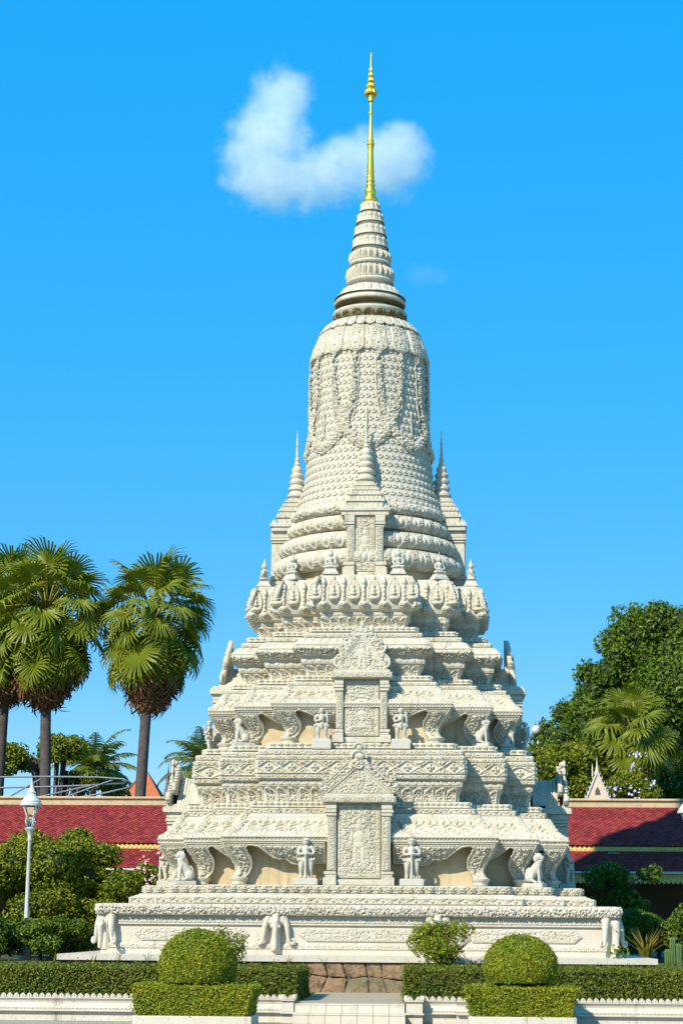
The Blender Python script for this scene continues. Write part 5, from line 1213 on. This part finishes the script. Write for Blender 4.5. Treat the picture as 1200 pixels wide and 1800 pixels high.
tree('back_tree', 'thin leaved tree behind the fan palm trunks at the left', 'tree', blob(-15.4,33,8.4,1.4,7,.5) + blob(-17.6,33,7.8,1.4,7,.5) + blob(-14.5,33,7.0,1.0,4,.5)+blob(-13.5,33,6.6,1.2,4,.5), 9000, .20, LEAFM, (-16,34,-.3), 44, tr=.18, core=0, shell=.8, jitter=1)
tree('leafy_bush', 'big rounded leafy bush around the lamp post at the left', 'shrub', blob(-9.6, 3.2, 2.25, 1.6, 14, .5) + blob(-8.2, 2.8, 1.3, 1.2, 9, .55) + blob(-10.9, 2.6, 2.0, 1.5, 9, .55) + blob(-8.9, 3.2, 3.0, .6, 5, .6) + blob(-8.3, 2.8, 2.3, .95, 8, .6) + blob(-7.5, 2.7, 1.6, .8, 8, .6) + blob(-7.6,2.6,.7,.9,5,.6) + blob(-9.4,2.0,.6,1.3,9,.55), 80000, .115, LEAFM, (-9.4,3.2,-.3), 45, tr=.15, core=.72)
t = tree('flowering_bush', 'bush with pink flowers beside the lower left corner of the stupa', 'shrub', blob(-6.9,5.2,1.9,.75,8,.55) + blob(-6.6,5.2,1.1,.7,6,.55), 9000, .12, LEAFM, (-6.8,5.4,-.3), 46, tr=.08, core=.6)
flowers(t, [(-6.95,4.3,2.55),(-6.7,4.3,2.1),(-6.55,4.3,1.75),(-6.9,4.3,1.9),(-6.5,4.3,2.9),(-7.05,4.4,2.35)], .09, 12, .075, PINK, 2)
tree('dark_shrub', 'slender leafy shrub before the shaded gallery at the right', 'shrub', blob(7.5,8.0,2.2,.8,7,.5) + blob(7.9,8,1.2,.9,6,.55) + blob(8.6,8,2.4,.5,3,.5) + blob(7.0,8,1.2,.6,4,.5), 9000, .13, LEAFD, (7.7,8.3,-.3), 47, tr=.06, core=.0, shell=.8)
tree('dark_shrub', 'low dark shrub border between the plinth and the gallery at the right', 'shrub', blob(8.0,5,.5,.9,6,.6) + blob(9.6,5,.6,1.0,6,.6) + blob(7.0,5,.3,.7,5,.6) + blob(11,5,.6,1,5,.6), 20000, .11, LEAFD, (8.6,5.2,-.3), 48, tr=.06, core=.7)
tree('low_bush', 'low dark bush at the foot of the left leafy bush', 'shrub', blob(-10.3,-.9,.25,.75,7,.6) + blob(-9.2,-.9,.2,.7,7,.6) + blob(-8.6,.2,.3,.7,6,.6) + blob(-7.9,.8,.1,.5,5,.6), 16000, .10, LEAFD, (-9.4,.9,-.3), 49, tr=.05, core=.7)
t = tree('far_treeline', 'dark foliage mass behind the gallery at the left', 'shrub', blob(-15,36,4.9,1.5,6,.6) + blob(-11.5,38,4.6,1.2,6,.6)+blob(-9,38,5.4,1.2,5,.6), 12000, .2, LEAFD, (-12,38,-.3), 50, tr=.1, core=.7)

# ------------------------------------------------------------------ far roofs, gable, steel frame, globe lamp
t = thing('tiled_tower_roof', 'small orange pyramid tiled roof behind the gallery at the left', 'building', (-12.7,40,-.3)); t.scale = (.85,.85,.97); ORT = mat('orange_tile', (.50,.17,.06), .8, .2, 3, (.42,.12,.05), bump=.6, bscale=12)
mb = MB(); mb.add([(-1.35,-1.3,6.9),(1.35,-1.3,6.9),(1.35,1.3,6.9),(-1.35,1.3,6.9),(.0,0,8.75)], [(0,1,4),(1,2,4),(2,3,4),(3,0,4)]); mb.build('roof', ORT, t)
mb = MB(); mb.box(-1.1,1.1,-1.1,1.1,0,6.9); mb.build('wall', PLASTER, t)
for (a, b) in ((-1,-1),(1,-1),(1,1),(-1,1)):
    m = MB(); m.tube([(a*1.35,b*1.3,6.92),(0,0,8.78)], .05, 6); m.build('hip_ridge', ORT, t)
SP = mat('weathered_spire', (.16,.14,.15), .8)
for i, (x, z, lab) in enumerate(((-12.25,8.9,'slender dark pagoda spire far behind the left gallery'),(-11.75,8.3,'smaller dark spire beside the left flank of the stupa'))):
    t = thing('far_spire', lab, 'spire', (x,45,-.3), 0, 'dark spires far behind'); m = MB(); m.lathe([(.6,0),(.6,6.3),(.5,6.6),(.34,7.2),(.2,7.7),(.11,8.2),(.04,z-.1),(.0,z+.3)], 16); m.build('spire_shaft', SP, t, True)
    m = MB()
    for q in range(5): m.lathe([(.3-.05*q, 6.9+q*.3), (.36-.055*q, 6.95+q*.3), (.28-.05*q, 7.02+q*.3)], 14)
    m.build('spire_rings', SP, t, True)
t = thing('roof_gable', 'pale gable with hooked edges and a thin spire behind the right gallery ridge', 'building', (8.15,20.6,1.55)); t.scale = (.46,.46,.60); GB = mat('pale_gable', (.62,.47,.33), .8, .2, 3, (.68,.55,.42))
mb = MB(); mb.prism([(-1.1,6.4),(1.1,6.4),(0,8.35)], -.15, .2); mb.build('gable_face', GB, t)
mb = MB(); mb.prism([(-.22,7.0),(.22,7.0),(.16,7.3),(0,7.5),(-.16,7.3)], -.2, -.16); mb.build('gable_opening', DARKIN, t)
for s in (-1, 1):
    mb = MB(); mb.tube([(s*1.15,-.2,6.4),(s*.0,-.2,8.45)], .07, 6)
    for k in range(7):
        f = k/7+.05; p = Vector((s*1.15*(1-f), -.2, 6.4+2.05*f)); mb.tube([tuple(p), tuple(p+Vector((s*.13,0,.05))), tuple(p+Vector((s*.14,0,.22)))], [.06,.045,.008], 6)
    mb.build('hooked_edge', WHITEP, t)
mb = MB(); mb.lathe([(.0,8.15),(.17,8.3),(.2,8.45),(.12,8.65),(.07,8.9),(.05,9.1),(.012,9.45)], 12, (0,-.1,0)); mb.lathe([(.07,8.2),(.05,8.8),(.01,9.0)], 8, (-.38,.1,0)); mb.build('spire', GB, t, True)
mb = MB(); mb.box(-1.0,1.0,.2,1.2,-2.98,6.6); mb.build('wall', PLASTER, t)
t = thing('steel_frame', 'curved grey steel pipe frame above the left gallery ridge', 'frame', (-14.5,19.2,5.2)); 
arc = [(-6,0,.95),(-2,0,1.02),(1,0,1.06),(3.2,0,1.05),(4.25,0,.98),(4.6,0,.80),(4.5,0,.66),(3.6,0,.45),(2.2,0,.2)]
m = MB(); m.tube(arc, .035, 6); m.build('top_rail', GREYMET, t, True)
m = MB(); m.tube([(-6,.1,.55),(-1,.1,.62),(2,.1,.70),(4.3,.1,.82)], .035, 6); m.build('middle_rail', GREYMET, t, True)
for (a, b) in (((-3.4,.9),(-.4,.1)),((-1.6,.12),(-3.9,.62)),((1.0,.98),(-.6,.05)),((3.9,.98),(1.5,.1)),((-.6,.6),(-2.0,.05)),((3.0,.74),(.4,.15)),((-5,.9),(-3.5,.1))):
    m = MB(); m.tube([(a[0],.05,a[1]),(b[0],.05,b[1])], .032, 6); m.build('brace', GREYMET, t)
for x in (-5.0,-1.2,1.6): 
    m = MB(); m.tube([(x,.1,-.3),(x,.1,.66)], .04, 6); m.build('leg', GREYMET, t)
t = thing('globe_lamp', 'white globe lamp on a pole right of the stupa behind the trees', 'street lamp', (6.35,30,-.3)); m = MB(); m.tube([(0,0,0),(0,0,9.2)], [.09,.06], 8); m.tube([(.0,0,9.7),(0,0,10.2)], .02, 5); m.build('pole', WHITEP, t)
m = MB(); m.ball((-.08,0,9.5), .22); m.build('globe', WHITEP, t, True)

# ------------------------------------------------------------------ cloud (a real body of vapour far behind)
def cloud(name, label, centre, ells, dens):
    cx, cy, cz = centre; mb = MB()
    for (x, z, rx, rz) in ells: mb.ball((x, 0, z), (rx*1.18, min(rx, rz)*1.1, rz*1.18), 24, 14)
    m = bpy.data.materials.new(name+'_vapour'); m.use_nodes = True; nt = m.node_tree; nt.nodes.clear(); N = nt.nodes; Lk = nt.links
    out = N.new('ShaderNodeOutputMaterial'); pv = N.new('ShaderNodeVolumePrincipled'); Lk.new(pv.outputs[0], out.inputs['Volume'])
    pv.inputs['Color'].default_value = (1, 1, 1, 1); pv.inputs['Anisotropy'].default_value = 0.0
    tc = N.new('ShaderNodeTexCoord'); best = None
    def math_(op, a, b=None, c=None):
        n = N.new('ShaderNodeMath'); n.operation = op
        for i, v in enumerate((a, b, c)):
            if v is None: continue
            if isinstance(v, (int, float)): n.inputs[i].default_value = v
            else: Lk.new(v, n.inputs[i])
        return n.outputs[0]
    for (x, z, rx, rz) in ells:
        s = N.new('ShaderNodeVectorMath'); s.operation = 'SUBTRACT'; Lk.new(tc.outputs['Object'], s.inputs[0]); s.inputs[1].default_value = (x, 0, z)
        d = N.new('ShaderNodeVectorMath'); d.operation = 'DIVIDE'; Lk.new(s.outputs[0], d.inputs[0]); d.inputs[1].default_value = (rx, min(rx, rz)*.95, rz)
        l = N.new('ShaderNodeVectorMath'); l.operation = 'LENGTH'; Lk.new(d.outputs[0], l.inputs[0])
        v = math_('SUBTRACT', 1.0, l.outputs['Value']); best = v if best is None else math_('SMOOTH_MAX', best, v, .25)
    n1 = N.new('ShaderNodeTexNoise'); n1.inputs['Scale'].default_value = .062; n1.inputs['Detail'].default_value = 10; n1.inputs['Roughness'].default_value = .68; Lk.new(tc.outputs['Object'], n1.inputs['Vector'])
    n2 = N.new('ShaderNodeTexNoise'); n2.inputs['Scale'].default_value = .21; n2.inputs['Detail'].default_value = 8; n2.inputs['Roughness'].default_value = .65; Lk.new(tc.outputs['Object'], n2.inputs['Vector'])
    v = math_('ADD', best, math_('MULTIPLY', math_('SUBTRACT', n1.outputs['Fac'], .51), 1.5)); v = math_('ADD', v, math_('MULTIPLY', math_('SUBTRACT', n2.outputs['Fac'], .5), .9))
    mr = N.new('ShaderNodeMapRange'); mr.interpolation_type = 'SMOOTHSTEP'; mr.inputs[1].default_value = 0.0; mr.inputs[2].default_value = .6; mr.inputs[3].default_value = 0; mr.inputs[4].default_value = dens; Lk.new(v, mr.inputs[0])
    Lk.new(mr.outputs[0], pv.inputs['Density'])
    me = fuse(mb, 1.2, m, 1); o = link(name, me, None, (cx, cy, cz)); tag(o, label, 'cloud', 'clouds')
    return o
def cpx(x, y):    # cloud outline measured in photograph pixels, turned into metres at its distance
    return ((x-560)/5.35, (300-y)/5.35)
EL = [(476,150,62,72), (455,235,80,84), (450,310,82,72), (555,310,110,62), (680,285,88,72), (712,235,50,42), (405,255,46,36), (610,265,60,44), (730,290,44,50)]
cloud('cloud', 'single white puffy cloud behind the gilded spire', (-41.5, 600, 273.0), [(*cpx(x, y), rx/5.35, ry/5.35) for x, y, rx, ry in [(a, b, c*1.22, d*1.19) for a, b, c, d in EL]], .068)
cloud('cloud', 'tiny faint wisp of cloud right of the stone spire', (-3.5, 600, 232.0), [(0, 0, 9, 5), (-4, 2, 5, 4), (5, -1, 6, 4)], .012)
